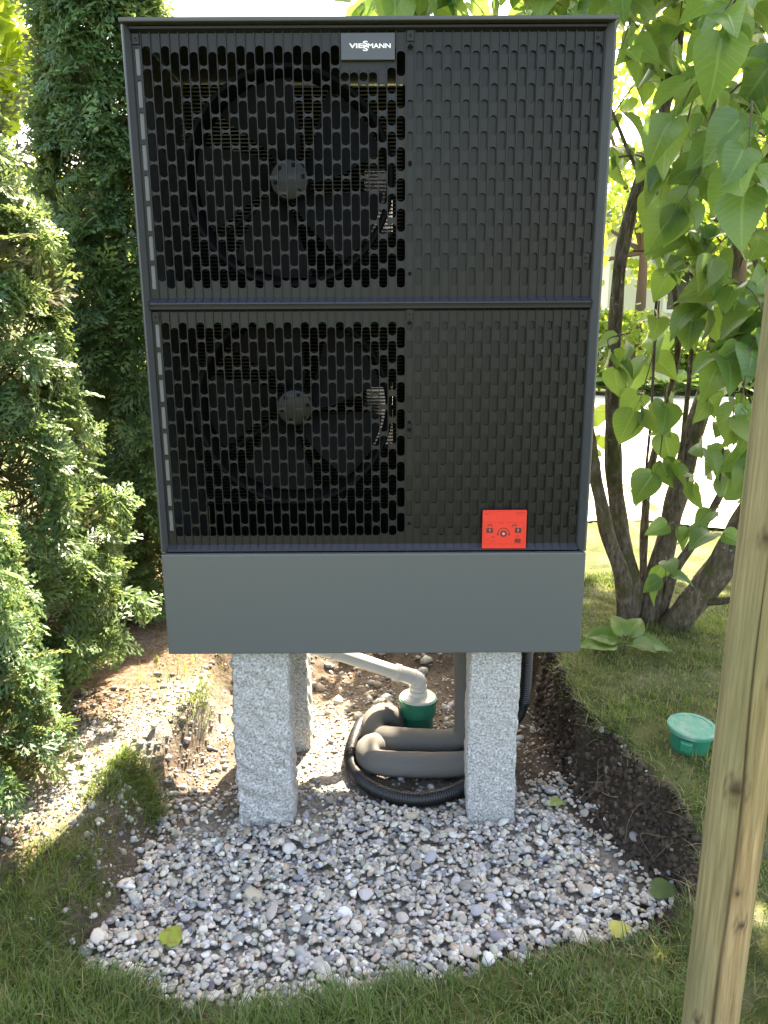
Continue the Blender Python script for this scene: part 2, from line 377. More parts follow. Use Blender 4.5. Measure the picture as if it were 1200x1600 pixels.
def grille(zlo, zhi, upper):
    g = bpy.data.objects.new('grille_panel', None); g.empty_display_size = .05; link(g, hp)
    yf = UY+.016; z0, z1 = zlo+.017, zhi-.012
    ofield, bfield, efield, ribs, trim = MB(), MB(), MB(), MB(), MB()
    for c in range(-1, 49):
        cx = COL0+PITCHX*c; blind = c >= 29; strip = c == 28 or c == -1
        mb = efield if c == -1 else bfield if (blind or strip) else ofield
        sl = slots_for(c, z0-.012, z1+.004, blind or c == -1 or (c == 28), upper)
        if upper and 21 <= c <= 25: sl = [s for s in sl if s[0] < zhi-.115]; sl = [(a, min(b, zhi-.1)) for a, b in sl if min(b, zhi-.1)-a > .02]
        if strip and c == 28: sl = sl[1:-1:1][::2] if False else [s for i, s in enumerate(sl) if i % 3]
        if c == -1: sl = [(a-.006, b+.010) for a, b in sl]
        hw = PITCHX/2; cur = z0
        for i, (a, b) in enumerate(sl):
            nx_ = z1 if i == len(sl)-1 else (b+sl[i+1][0])/2
            rr = .0080 if blind else (.0055 if c == -1 else (.0068 if strip else .0102))
            slot(mb, cx, yf, a, b, rr, hw, cur, nx_, .0080 if (blind or c == 28) else .0045, blind or c == 28)
            cur = nx_
        if c == -1:
            for a, b in sl: trim.box(cx-.0052, cx+.0052, yf+.0035, yf+.006, a+.0015, b-.0015)
    ofield.obj('open_field', M['grille'], g); bfield.obj('closed_field', M['grille'], g); efield.obj('edge_field', M['grille'], g)
    tl = trim.obj('pale_slot_liner', M['palegrey'], g); tl['kind'] = 'stuff'; tl['label'] = 'row of pale grey slots along the fan side'
    for c in range(-1, 50):
        x = COL0+PITCHX*(c-.5); wd = .0008 if c < 29 else .0011
        if upper and 21 < c <= 25:
            ribs.box(x-wd, x+wd, yf-.0048, yf, z0-.001, zhi-.094); ribs.box(x-wd, x+wd, yf-.0048, yf, zhi-.034, z1+.001)
        else: ribs.box(x-wd, x+wd, yf-.0048, yf, z0-.001, z1+.001)
    ribs.obj('ribs', M['grille'], g)['kind'] = 'stuff'
    led = MB().prism([(yf, z0+.001), (UY-.001, zlo+.006), (UY-.001, zlo+.003), (yf+.006, zlo+.003), (yf+.006, z0+.001)], 'x', GX0, GX1)
    led.obj('ledge', M['ledge'], g)
    fin = MB()
    for c in range(0, 49):
        x = COL0+PITCHX*(c-.5)
        fin.add([(x-.001, yf, z0+.004), (x-.001, UY, zlo+.010), (x-.001, yf, zlo+.006), (x+.001, yf, z0+.004), (x+.001, UY, zlo+.010), (x+.001, yf, zlo+.006)], [(0,1,2), (5,4,3), (0,3,4,1), (1,4,5,2), (2,5,3,0)])
    fin.obj('ledge_fins', M['ledge'], g)['kind'] = 'stuff'
    MB().prism([(UY+.002, zhi-.004), (UY+.002, zhi-.009), (yf, z1-.004), (yf+.006, z1-.004), (yf+.006, zhi-.004)], 'x', GX0, GX1).obj('top_rail', M['grille'], g)
    xs = COL0+PITCHX*28
    for zz in (zhi-.045, zhi-.30, zlo+.075, zlo+.33):
        s = MB(); s.lathe([(.0045, 0), (.0045, -.0022), (.0034, -.0032), (.0016, -.0032), (.0012, -.0012)], 14, xs, yf-.0004, zz, 'y', True); s.obj('screw', M['black'], g)
    for xx, zz in ((GX1-.006-PITCHX/2, zhi-.03), (GX1-.006-PITCHX/2, zlo+.11), (xs, zhi-.024), (GX0+.011, zhi-.028)):
        s = MB(); s.box(xx-.008, xx+.008, yf-.006, yf-.001, zz-.011, zz+.011); s.lathe([(.0045, 0), (.0045, -.002), (.002, -.002), (.0015, 0)], 12, xx, yf-.006, zz, 'y', True); s.obj('screw_boss', M['grille'], g)
    return g
grille(ZP, ZM, False); grille(ZM, ZT, True)
MB().box(GX0, GX1, UY+.010, UY+.020, ZM-.0038, ZM+.0026).obj('seam_strip', M['grille'], hp)

def fan(cx, cz):
    MB().lathe([(.262, .012), (.258, .0), (.25, .004), (.243, .03), (.243, .11), (.252, .13)], 72, cx, UY+.045, cz, 'y').obj('fan_ring', M['black'], hp, smooth=True)
    f = MB(); f.lathe([(.0, -.004), (.03, -.004), (.046, .0), (.05, .008), (.05, .06)], 36, cx, UY+.07, cz, 'y')
    fo = f.obj('fan', M['grille'], hp, smooth=True)
    for k in range(6):
        a = k*math.pi/3+.2; s = MB(); s.box(cx+math.cos(a)*.036-.004, cx+math.cos(a)*.036+.004, UY+.061, UY+.07, cz+math.sin(a)*.036-.004, cz+math.sin(a)*.036+.004); s.obj('hub_lug', M['black'], fo)
    for k in range(5):
        a0 = k*2*math.pi/5+.35; vs = []; nr, na = 9, 7
        for i in range(nr):
            r = .045+(.236-.045)*i/(nr-1)
            for j in range(na):
                t = j/(na-1); a = a0+.35*math.sin(i/(nr-1)*1.6)+(t-.5)*(1.0-.12*i/(nr-1)); 
                yy = UY+.085+.055*t*(1-.35*i/(nr-1))
                vs.append((cx+r*math.cos(a), yy, cz+r*math.sin(a)))
        fs = [(i*na+j, i*na+j+1, (i+1)*na+j+1, (i+1)*na+j) for i in range(nr-1) for j in range(na-1)]
        m = MB(); m.add(vs, fs); m.add([(x, y+.004, z) for x, y, z in vs], [q[::-1] for q in fs]); m.obj('fan_blade', M['black'], fo, smooth='all')
    gd = MB()
    for k in range(4):
        a = k*math.pi/2+.6
        gd.add(*tube([(cx+.05*math.cos(a), UY+.14, cz+.05*math.sin(a)), (cx+.25*math.cos(a), UY+.15, cz+.25*math.sin(a))], .006, 8))
    gd.obj('motor_strut', M['black'], hp)
p = aty(456, 288, UY+.08); fan(p.x-.005, p.z+.01); p = aty(468, 636, UY+.08); fan(p.x-.012, p.z)
cl = MB()
for i in range(118):
    z = ZP+.01+i*.0107; cl.add(*tube([(UX0+.009, UYB-.09, z), (.062, UYB-.09, z)], .0026, 6))
cl.obj('coil_tubes', M['alu'], hp)['kind'] = 'stuff'
bk = MB(); yb0, yb1 = UYB-.02, UYB-.012
bk.box(UX0+.009, -.055, yb0, yb1, ZB+.04, ZT-.004); bk.box(.03, .0795, yb0, yb1, ZB+.04, ZT-.004)
for za, zb in ((ZB+.04, 1.06), (1.26, 1.73), (1.92, ZT-.004)): bk.box(-.055, .03, yb0, yb1, za, zb)  # openings shaped to let some daylight leak in behind each fan
bk.obj('rear_panel', M['black'], hp)
lv = MB()
for z_a, z_b in ((1.06, 1.26), (1.73, 1.92)):
    for k in range(-1, int((z_b-z_a)/.010)+2):
        z = z_a+.005+k*.010; lv.prism([(yb0-.004, z-.007), (yb0-.0035, z-.0075), (yb0+.009, z+.007), (yb0+.0085, z+.0075)], 'x', -.0545, .0295)
lv.obj('leak_slats', M['alu'], hp)['kind'] = 'stuff'  # added slats, tilted so only dim lines of daylight come through
cf = MB()
for i in range(213):
    x = UX0+.02+i*.003; cf.box(x, x+.0009, UYB-.085, UYB-.045, ZP, ZT-.012)
cf.obj('coil_fins', M['black'], hp)['kind'] = 'stuff'

# logo plate and lettering
a, b = aty(533, 93, UY), aty(617, 50, UY)
lp = MB().box(a.x, b.x, UY+.0035, UY+.0155, a.z, b.z).obj('logo_plate', M['plate'], hp, bevel=.001)
def text_mesh(txt, size, off=0):
    cu = bpy.data.curves.new('lettering', 'FONT'); cu.body = txt; cu.size = size; cu.extrude = .0006; cu.offset = off; cu.resolution_u = 3
    o = bpy.data.objects.new('lettering', cu); C.objects.link(o)
    dg = bpy.context.evaluated_depsgraph_get(); me = bpy.data.meshes.new_from_object(o.evaluated_get(dg)); bpy.data.objects.remove(o)
    return me
def put_text(txt, x0, x1, z0, z1, y, name, m, parent, off=.0):
    me = text_mesh(txt, 1.0, off); co = np.empty(len(me.vertices)*3, np.float32); me.vertices.foreach_get('co', co); co = co.reshape(-1, 3)
    mn, mx = co.min(0), co.max(0)
    out = np.stack([x0+(co[:, 0]-mn[0])/(mx[0]-mn[0])*(x1-x0), np.where(co[:, 2] > 0, y-.0006, y+.0006), z0+(co[:, 1]-mn[1])/(mx[1]-mn[1])*(z1-z0)], 1)
    me.vertices.foreach_set('co', out.astype(np.float32).ravel()); me.update(); me.materials.clear(); return obj(name, me, m, parent)
def lx(px, py=70): return aty(px, py, UY).x
def lz(py, px=575): return aty(px, py, UY).z
yl = UY+.0031
put_text('VIE', lx(545.3), lx(567), lz(74.6), lz(67.2), yl, 'lettering', M['white_print'], lp, .028)
put_text('MANN', lx(574.6), lx(610.5), lz(74.6), lz(67.2), yl, 'lettering', M['white_print'], lp, .028)
put_text('S', lx(566.8), lx(575), lz(71.4), lz(63.2), yl, 'lettering', M['white_print'], lp, .028)
put_text('S', lx(566.8), lx(575), lz(79.2), lz(71.0), yl, 'lettering', M['white_print'], lp, .028)

# red instruction card on the lower grille
YC = UY-.001
a, b = aty(753, 857, YC), aty(823.5, 797, YC); cw, ch = b.x-a.x, b.z-a.z
card = empty('instruction_card', (a.x, YC, a.z), 'red square instruction card with padlock symbols on the lower grille', 'card')
r = .0035; prof = []
for cx, cz, a0 in ((cw-r, ch-r, 0), (r, ch-r, 90), (r, r, 180), (cw-r, r, 270)):
    for k in range(5): t = R(a0+22.5*k); prof.append((cx+r*math.cos(t), cz+r*math.sin(t)))
MB().prism(prof, 'y', 0, .0035).obj('board', M['red'], card)
MB().prism([(-.0003, .0006), (cw+.0003, .0006), (cw+.0003, .0030), (-.0003, .0030)], 'y', -.0012, .0).obj('lower_rim', M['red'], card)
MB().prism([(0, ch-.003), (cw, ch-.003), (cw, ch-.0008), (0, ch-.0008)], 'y', -.0012, .0).obj('upper_rim', M['red'], card)
def cxy(u, v): return (u-175)/(1005-175)*cw, (915-v)/(915-205)*ch      # print measured on an enlarged view of the card
def pr(mb, u0, v0, u1, v1):
    x0, z1 = cxy(u0, v0); x1, z0 = cxy(u1, v1); mb.box(x0, x1, -.0006, -.0001, z0, z1)
def arc(mb, u, v, r0, r1, a0, a1, n=20):
    sx = cw/830; vs = []
    cx, cz = cxy(u, v)
    for i in range(n+1):
        t = R(a0+(a1-a0)*i/n)
        for rr in (r0, r1):
            for yy in (-.0006, -.0001): vs.append((cx+rr*sx*math.cos(t), yy, cz+rr*sx*math.sin(t)))
    fs = []
    for i in range(n):
        q = 4*i; fs += [(q, q+2, q+6, q+4), (q+1, q+5, q+7, q+3), (q, q+4, q+5, q+1), (q+2, q+3, q+7, q+6)]
    mb.add(vs, fs)
d1, d2, d3 = MB(), MB(), MB()
pr(d1, 252, 535, 375, 622); arc(d1, 313, 510, 34, 50, 0, 180); pr(d1, 792, 535, 912, 622); arc(d1, 778, 510, 32, 48, 0, 180)
arc(d1, 578, 640, 30, 62, 0, 360, 28); arc(d1, 578, 640, 104, 116, -15, 195)
d1.add([(*[cxy(455, 640)[0]], -.0006, cxy(455, 640)[1]), (cxy(490, 640)[0], -.0006, cxy(490, 640)[1]), (cxy(474, 675)[0], -.0006, cxy(474, 675)[1])], [(0, 1, 2)])
d1.add([(cxy(668, 640)[0], -.0006, cxy(668, 640)[1]), (cxy(703, 640)[0], -.0006, cxy(703, 640)[1]), (cxy(685, 675)[0], -.0006, cxy(685, 675)[1])], [(0, 1, 2)])
for k in range(6): pr(d1, 792+k*20, 735, 802+k*20, 810)
for k in range(4): pr(d1, 792, 735+k*22, 905, 741+k*22)
for k in range(3): pr(d2, 822+k*22, 660, 828+k*22, 708)
for q in ((230,255,262,285),(330,250,350,268),(415,285,435,300),(808,245,830,270),(845,245,868,270),(882,245,910,272),(925,245,975,268),(820,298,975,304),(205,428,520,432),(610,428,965,432),(205,432,209,828),(961,432,965,828),(205,826,935,830),(505,440,570,448),(535,408,560,420),(360,690,415,705),(350,704,372,718),(250,745,300,751),(310,768,350,775),(350,770,430,777),(350,795,380,806),(545,840,600,843)): pr(d2, *q)
for u in (313, 850): arc(d3, u, 566, 0, 14, 0, 360, 14); pr(d3, u-5, 566, u+5, 603)
arc(d3, 578, 640, 0, 28, 0, 360, 18)
d1.obj('symbol_print', M['redprint'], card, fix=False)['kind'] = 'stuff'; d2.obj('small_print', M['redprint2'], card, fix=False)['kind'] = 'stuff'
pk = mat('pink_print', (.75,.25,.25), .5)
x = MB(); x.v = [(a_, b_-.0002, c_) for a_, b_, c_ in d3.v]; x.f = d3.f; x.obj('keyhole_print', pk, card, fix=False)['kind'] = 'stuff'

# ------------------------------------------------------------------ granite posts
gr = mat('granite', (.4,.4,.4), .8, 0, .3); v = coords(gr)
c1 = ramp(gr, noise(gr, v, 150, 3, .6), [(.34, (.06,.06,.062)), (.44, (.30,.295,.29)), (.56, (.45,.44,.43)), (.68, (.74,.73,.71))])
c1 = mix(gr, .28, c1, (.38,.375,.365)); vo = N(gr, 'ShaderNodeTexVoronoi'); vo.inputs['Scale'].default_value = 190; L(gr, v, vo.inputs['Vector'])
c1 = mix(gr, ramp(gr, vo.outputs['Distance'], [(.12, (1,1,1)), (.26, (0,0,0))]), c1, (.13,.13,.14))
c1 = mix(gr, ramp(gr, noise(gr, v, 5, 4), [(.4, (0,0,0)), (.8, (.4,.4,.4))]), c1, (.36,.33,.28))
L(gr, c1, bsdf(gr).inputs['Base Color']); bump(gr, noise(gr, v, 120, 5, .7), .55, .004)
def granite(x0, x1, y0, y1, z0, z1, label, chisel, seed, rot=0):
    nx_, ny_, nz_ = 30, 24, 100
    bm = bmesh.new(); V = []; idx = {}; F = []
    def vid(i, j, k):
        if (i, j, k) not in idx: idx[(i, j, k)] = len(V); V.append((i/nx_, j/ny_, k/nz_))
        return idx[(i, j, k)]
    for i in range(nx_):
        for k in range(nz_):
            F += [(vid(i,0,k), vid(i+1,0,k), vid(i+1,0,k+1), vid(i,0,k+1)), (vid(i,ny_,k), vid(i,ny_,k+1), vid(i+1,ny_,k+1), vid(i+1,ny_,k))]
    for j in range(ny_):
        for k in range(nz_):
            F += [(vid(0,j,k), vid(0,j,k+1), vid(0,j+1,k+1), vid(0,j+1,k)), (vid(nx_,j,k), vid(nx_,j+1,k), vid(nx_,j+1,k+1), vid(nx_,j,k+1))]
    for i in range(nx_):
        for j in range(ny_):
            F += [(vid(i,j,0), vid(i,j+1,0), vid(i+1,j+1,0), vid(i+1,j,0)), (vid(i,j,nz_), vid(i+1,j,nz_), vid(i+1,j+1,nz_), vid(i,j+1,nz_))]
    bm.free(); P = np.array(V); U = P.copy()
    P = P*np.array([x1-x0, y1-y0, z1-z0]); w = np.array([x1-x0, y1-y0, z1-z0])
    c = w/2; dirv = (U-.5)*2; dirv[:, 2] = 0; onx = np.abs(dirv[:, 0]) > .999; ony = np.abs(dirv[:, 1]) > .999
    nrm = np.stack([np.where(onx, np.sign(dirv[:, 0]), 0), np.where(ony, np.sign(dirv[:, 1]), 0)], 1)
    A = chisel
    amp = A*(.40*fbm(P[:, 0]*22+seed, P[:, 1]*22, P[:, 2]*22, 3)+.75*fbm((P[:, 0]+P[:, 1])*45+P[:, 2]*50+seed, (P[:, 0]-P[:, 2])*16, None, 2))
    cor = (onx & ony); amp = np.where(cor, amp-.004, amp)
    P[:, :2] += nrm*amp[:, None]*(U[:, 2:3] < .995)
    P[:, 2] += np.where(U[:, 2] > .999, -.002*np.abs(vnoise(P[:, 0]*40, P[:, 1]*40)), 0)*0
    P[:, 0] += .004*np.sin(P[:, 2]*6+seed)
    P[:, :2] -= c[:2]
    me = nmesh('granite_post', P, [np.array(F)], True); me.set_sharp_from_angle(angle=R(50))
    o = obj('granite_post', me, gr); o.location = ((x0+x1)/2, (y0+y1)/2, z0); o.rotation_euler.z = R(rot)
    tag(o, label, 'post', 'granite posts under the heat pump')
PT = ZB-.0005
granite(-.440, -.2735, 2.165, 2.325, -.06, PT, 'rough chiselled granite post standing in gravel under the fan side', .0065, 3, 2)
granite(.247, .392, 2.165, 2.325, -.06, PT, 'evenly speckled granite post beside the grey insulated pipes', .0028, 9, -3)
granite(-.422, -.262, 2.585, 2.735, -.06, PT, 'granite post behind the rough chiselled one, near the sunlit soil', .004, 21, 0)
granite(.250, .390, 2.585, 2.735, -.06, PT, 'granite post hidden behind the evenly speckled one and the pipes', .004, 31, 0)

# ------------------------------------------------------------------ pipes
R1 = .041
rx = aty(722, 1100, 2.50).x
e = aty(582, 1158, 2.52)
P1 = [(rx+.012, 2.50, ZB+.02), (rx+.010, 2.50, .4), (rx+.016, 2.505, .22), (rx+.012, 2.51, .112), (rx-.035, 2.515, .078), (rx-.12, 2.52, .075), (e.x+.05, 2.535, .078), (e.x+.008, 2.56, .082), (e.x+.004, 2.61, .10), (e.x+.04, 2.65, .105), (e.x+.075, 2.67, .06), (e.x+.09, 2.68, -.05)]
ip = empty('insulated_pipe', (rx, 2.50, 0), 'grey insulated pipe hanging from the heat pump and bending behind the green drain', 'pipe', 'grey insulated pipes')
def loc(pts, o): return [Vector(q)-Vector(o) for q in pts]
jt = lambda i, k: .012*math.sin(i*.9+k)+.01*math.sin(i*.31+2*k)
def sweep(name, pts, r, m, parent, org, n=16, step=.012, jit=None, **k):
    mb = MB(); mb.add(*tube(loc(catmull(pts, step), org), r, n, jit=jit)); return mb.obj(name, m, parent, smooth='all')
sweep('foam_sleeve', P1, R1, M['foam'], ip, (rx, 2.50, 0), 24, jit=jt)
e2 = aty(572, 1198, 2.40)
P2 = [(rx+.085, 2.44, ZB+.02), (rx+.085, 2.44, .3), (rx+.085, 2.43, .16), (rx+.075, 2.415, .085), (rx+.02, 2.405, .062), (rx-.1, 2.40, .058), (e2.x+.06, 2.405, .062), (e2.x+.012, 2.43, .066), (e2.x+.006, 2.475, .074), (e2.x+.035, 2.51, .06), (e2.x+.06, 2.53, -.05)]
ip2 = empty('insulated_pipe', (rx, 2.40, 0), 'grey insulated pipe lying on the gravel inside the black hose loop', 'pipe', 'grey insulated pipes')
sweep('foam_sleeve', P2, R1, M['foam'], ip2, (rx, 2.40, 0), 24, jit=jt)
def corr(r): return lambda t, s: r*(1+.09*math.sin(s*2*math.pi/.0075))
def hosepts(L_): return [atz(px, py, z) for px, py, z in L_]
h1 = hosepts([(566, 1128, -.01), (556, 1150, .035), (548, 1180, .035), (555, 1205, .032), (578, 1228, .030), (612, 1243, .028), (655, 1249, .028), (700, 1240, .028), (738, 1222, .03), (775, 1200, .04)])
h1 = h1+[(.40, 2.50, .09), (.398, 2.52, .2), (.402, 2.52, .4), (.402, 2.52, ZB+.02)]
ho = empty('corrugated_hose', h1[5], 'black corrugated hose looping round the grey insulated pipes', 'hose')
sweep('hose_wall', h1, corr(.0225), M['hose'], ho, h1[5], 12, .0019)
h2 = [(.478, 2.56, ZB+.02), (.476, 2.56, .4), (.470, 2.56, .2), (.43, 2.57, .10), (.33, 2.49, .05), (.22, 2.458, .03), (.05, 2.46, .028), (-.02, 2.49, .02), (-.05, 2.54, -.03)]
h2o = empty('corrugated_hose', (.43, 2.56, .1), 'black corrugated hose hanging straight down beside the speckled post', 'hose')
sweep('hose_wall', h2, corr(.0205), M['hose'], h2o, (.43, 2.56, .1), 12, .0019)

# green standpipe with white reducer, white drain pipe
gc = aty(653, 1090, 2.70); gxc, gyc, gtop = gc.x, 2.70, gc.z
st = empty('standpipe', (gxc, gyc, 0), 'green plastic standpipe with white cap in the pit behind the grey pipes', 'pipe')
g0 = -.02
MB().lathe([(.055, g0), (.055, gtop-.066), (.058, gtop-.064), (.0655, gtop-.058), (.0655, gtop-.012), (.068, gtop-.010), (.068, gtop), (.062, gtop)], 40).obj('pipe_socket', M['greenpvc'], st, smooth=True)
MB().lathe([(.0635, gtop-.001), (.0635, gtop+.006), (.060, gtop+.009), (.040, gtop+.011), (.033, gtop+.016), (.033, gtop+.03), (.030, gtop+.032), (0.0, gtop+.032)], 40).obj('white_cap', M['pvc'], st, smooth=True)
pz = gtop+.03
w1 = [Vector((gxc, gyc, pz-.02)), Vector((gxc, gyc, pz+.02))]
top = aty(508, 1014, 2.60)
dirp = (top-Vector((gxc, gyc, pz+.06))).normalized()
k0 = Vector((gxc, gyc, pz+.045)); q = [Vector((gxc, gyc, pz-.015)), Vector((gxc, gyc, pz+.015)), k0+dirp*.005+Vector((.004, 0, -.006)), k0+dirp*.05, k0+dirp*.09]
dp = empty('drain_pipe', (gxc, gyc, pz), 'white plastic drain pipe sloping from the heat pump into the green standpipe', 'pipe')
org = (gxc, gyc, pz)
sweep('elbow', q, .0275, M['pvc'], dp, org, 24, .008)
endp = top+dirp*.02
mb = MB(); mb.add(*tube(loc([k0+dirp*.088, endp], org), .0245, 24)); mb.obj('pipe_run', M['pvc'], dp, smooth=True)
def ringon(c, d, r, l, par):
    pts = [c-d*l/2, c-d*l*.49, c-d*l*.3, c+d*l*.3, c+d*l*.49, c+d*l/2]
    m_ = MB(); m_.add(*tube(loc(pts, org), [r*.95, r, r*1.0, r*1.0, r, r*.95], 24)); m_.obj('coupling', M['pvc'], par, smooth=True)
ringon(k0+dirp*.085, dirp, .0315, .016, dp); ringon(Vector((gxc, gyc, pz+.012)), Vector((0, 0, 1)), .0315, .014, dp); ringon(k0+dirp*.02+Vector((0,0,.0)), dirp, .0290, .006, dp)
ringon(endp-dirp*.055, dirp, .0315, .018, dp)
q = [endp-dirp*.05, endp, endp+dirp*.03+Vector((0, -.0, .015)), Vector((endp.x-.05, 2.58, ZB-.02)), Vector((endp.x-.05, 2.58, ZB+.02))]
sweep('upper_elbow', q, .0285, M['pvc'], dp, org, 24, .008)

# capped pipe in the bank
cp = atz(1076, 1172, .22); zc = gz1(cp.x, cp.y)
cap = empty('capped_pipe', (cp.x, cp.y, zc), 'green capped plastic pipe sticking up from the grassy bank', 'pipe')
cg = grain('weathered_green', (.035,.22,.145), .5, .25, 30, bs=.06)
cc = bsdf(cg).inputs['Base Color'].links[0].from_socket
nd = noise(cg, coords(cg), 26, 6, .7); msk = ramp(cg, nd, [(.46, (0,0,0)), (.74, (.7,.7,.7))])
L(cg, mix(cg, msk, cc, (.30,.29,.24)), bsdf(cg).inputs['Base Color'])
MB().lathe([(.057, -.06), (.057, .05), (.061, .052), (.061, .058)], 40).obj('pipe_socket', M['greenpvc'], cap, smooth=True)
MB().lathe([(.066, .058), (.0715, .060), (.0715, .069), (.069, .0715), (.058, .0715), (.056, .0695), (0, .0695)], 48).obj('lid', cg, cap, smooth=True)
MB().prism([(-.014, -.088), (.014, -.088), (.018, -.068), (-.018, -.068)], 'z', .03, .055).obj('lug', M['greenpvc'], cap, bevel=.002)
cap.rotation_euler = (R(2), R(4), R(-30))

# ------------------------------------------------------------------ wooden post
wd = mat('timber', (.4,.3,.15), .75, 0, .25); v = coords(wd, (1, 1, .06)); vk = coords(wd)
f = noise(wd, v, 55, 6, .65); c1 = ramp(wd, f, [(.32, (.13,.085,.042)), (.46, (.30,.205,.10)), (.6, (.40,.285,.15)), (.75, (.50,.38,.22))])
bw = ramp(wd, noise(wd, coords(wd, (1, 1, .25)), 9, 3), [(.38, (0,0,0)), (.62, (.75,.75,.75))]); c1 = mix(wd, bw, c1, (.21,.195,.09))
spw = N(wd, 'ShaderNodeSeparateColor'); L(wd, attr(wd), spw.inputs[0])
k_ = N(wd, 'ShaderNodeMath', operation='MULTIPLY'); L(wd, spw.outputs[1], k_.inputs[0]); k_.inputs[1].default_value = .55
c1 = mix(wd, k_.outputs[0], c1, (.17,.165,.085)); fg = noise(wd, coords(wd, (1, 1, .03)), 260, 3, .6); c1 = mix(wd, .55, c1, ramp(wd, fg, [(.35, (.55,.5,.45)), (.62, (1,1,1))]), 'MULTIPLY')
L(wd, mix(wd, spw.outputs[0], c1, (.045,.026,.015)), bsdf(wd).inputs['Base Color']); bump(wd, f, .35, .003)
base = atz(1109, 1600, .32); tip = aty(1228, 640, 1.17)
ax = (tip-base).normalized(); b0 = base-ax*.32; n, m_ = 168, 190; Ltot = 2.25
ex = Vector((1, 0, 0)); ex = (ex-ax*ex.dot(ax)).normalized(); ey = ax.cross(ex)
# knots and the long drying crack
knots = [(-120, .80, 1.5), (-78, .56, 1.0), (-140, .36, .7), (-70, .27, .6), (-75, .98, .9), (-120, 1.2, 1.0), (-95, .62, .5)]
V = []; Cc = []
for i in range(m_):
    s = Ltot*i/(m_-1)
    for k in range(n):
        a = 2*math.pi*k/n; r = .0455-.003*s/Ltot
        r *= 1+.018*math.sin(2*a+s*1.1)+.008*math.sin(5*a+s*2.3+1)
        ca = R(-113)+.08*math.sin(s*3.1)+.05*math.sin(s*11); da = (a-ca+math.pi) % (2*math.pi)-math.pi
        cr = math.exp(-(da/(.045+.02*math.sin(s*4)))**2); r -= .007*cr*(.7+.3*math.sin(s*9)); dk = .75*cr
        for ka, kh, ks in knots:
            dd = (a-R(ka)+math.pi) % (2*math.pi)-math.pi; q2 = (dd*.045)**2+((s-kh)*.75)**2
            g_ = math.exp(-q2/(.010*ks)**2); r += .0035*g_; dk = max(dk, .95*math.exp(-(q2/(.0075*ks)**2)**2), .5*math.exp(-((math.sqrt(q2)-.0125*ks)/.0022)**2))
        r += .0006*float(math.sin(a*23+s*2))
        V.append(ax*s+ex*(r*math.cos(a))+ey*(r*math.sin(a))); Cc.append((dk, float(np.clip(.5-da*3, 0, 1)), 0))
F = [(i*n+k, i*n+(k+1) % n, (i+1)*n+(k+1) % n, (i+1)*n+k) for i in range(m_-1) for k in range(n)]
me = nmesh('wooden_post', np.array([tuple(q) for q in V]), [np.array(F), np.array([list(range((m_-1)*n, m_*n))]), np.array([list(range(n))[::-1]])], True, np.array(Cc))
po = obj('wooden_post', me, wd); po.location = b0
tag(po, 'round peeled timber post with long crack and knots standing beside the pit', 'post')

# ------------------------------------------------------------------ gravel
def ico(sub):
    bm = bmesh.new(); bmesh.ops.create_icosphere(bm, subdivisions=sub, radius=1); bm.verts.ensure_lookup_table()
    V = np.array([v.co for v in bm.verts]); F = np.array([[v.index for v in f.verts] for f in bm.faces]); bm.free(); return V, F
I2, I3 = ico(2), ico(3)
def pebble_shape(base, r):
    V = base.copy(); o = r.random(3)*100
    V = V*(1+.16*fbm(V[:, 0]*1.3+o[0], V[:, 1]*1.3+o[1], V[:, 2]*1.3+o[2], 2))[:, None]
    for _ in range(3):                       # worn facets
        n_ = r.normal(size=3); n_ /= np.linalg.norm(n_); d = V@n_; lim = .62+.2*r.random(); V = V-np.where(d > lim, (d-lim)*.75, 0)[:, None]*n_
    return V
pshape2 = [pebble_shape(I2[0], rng) for _ in range(14)]; pshape3 = [pebble_shape(I3[0], rng) for _ in range(14)]
PAL = np.array([(.50,.485,.455),(.42,.42,.42),(.30,.31,.33),(.22,.235,.26),(.34,.345,.36),(.56,.55,.52),(.46,.42,.36),(.36,.32,.27),(.62,.61,.59),(.40,.37,.34),(.17,.18,.20),(.44,.36,.28),(.27,.25,.23)])
PW = np.array([14,12,10,8,9,10,11,10,8,10,4,5,7.]); PW /= PW.sum()
def rotm(r, tilt):
    a, b, c = r.random()*2*np.pi, r.normal()*tilt, r.normal()*tilt
    ca, sa, cb, sb, cc, sc = np.cos(a), np.sin(a), np.cos(b), np.sin(b), np.cos(c), np.sin(c)
    return np.array([[1,0,0],[0,cb,-sb],[0,sb,cb]])@np.array([[cc,0,sc],[0,1,0],[-sc,0,cc]])@np.array([[ca,-sa,0],[sa,ca,0],[0,0,1]])
def dens(x, y):
    d, h, w = pit(x, y); n_ = fbm(x*5+3, y*5, None, 3)
    a = 1-sstep(2.18, 2.50, y+.14*n_-.10*(x < -.45))        # bare soil towards the back
    a = a*(1-.80*sstep(-.62, -.75, x+.08*n_)*sstep(1.90, 2.1, y)*0)
    a = a*(1-.85*sstep(.52, .66, x+.05*n_)*sstep(1.78, 1.98, y+.1*n_))
    a = np.maximum(a, .16*(y < 2.95))
    a = np.where((x < -.46+.05*n_) & (y > 2.08), a*.22, a)
    return np.where(d < .012, a, np.where((x < -.4) & (y > 1.6), .05*np.exp(-np.maximum(d, 0)/.04), .02*np.exp(-np.maximum(d, 0)/.012)))
HX0, HY0, HS = -1.2, 1.2, .004
hg_x = np.arange(HX0, 1.3, HS); hg_y = np.arange(HY0, 3.2, HS)
HXg, HYg = np.meshgrid(hg_x, hg_y, indexing='ij'); HM = gz(HXg.ravel(), HYg.ravel()).reshape(HXg.shape)
HM0 = HM.copy(); peb = []
cand = np.stack([rng.uniform(-1.1, 1.15, 52000), rng.uniform(1.3, 2.95, 52000)], 1); dn = dens(cand[:, 0], cand[:, 1])
keep = rng.random(len(cand)) < dn*.9
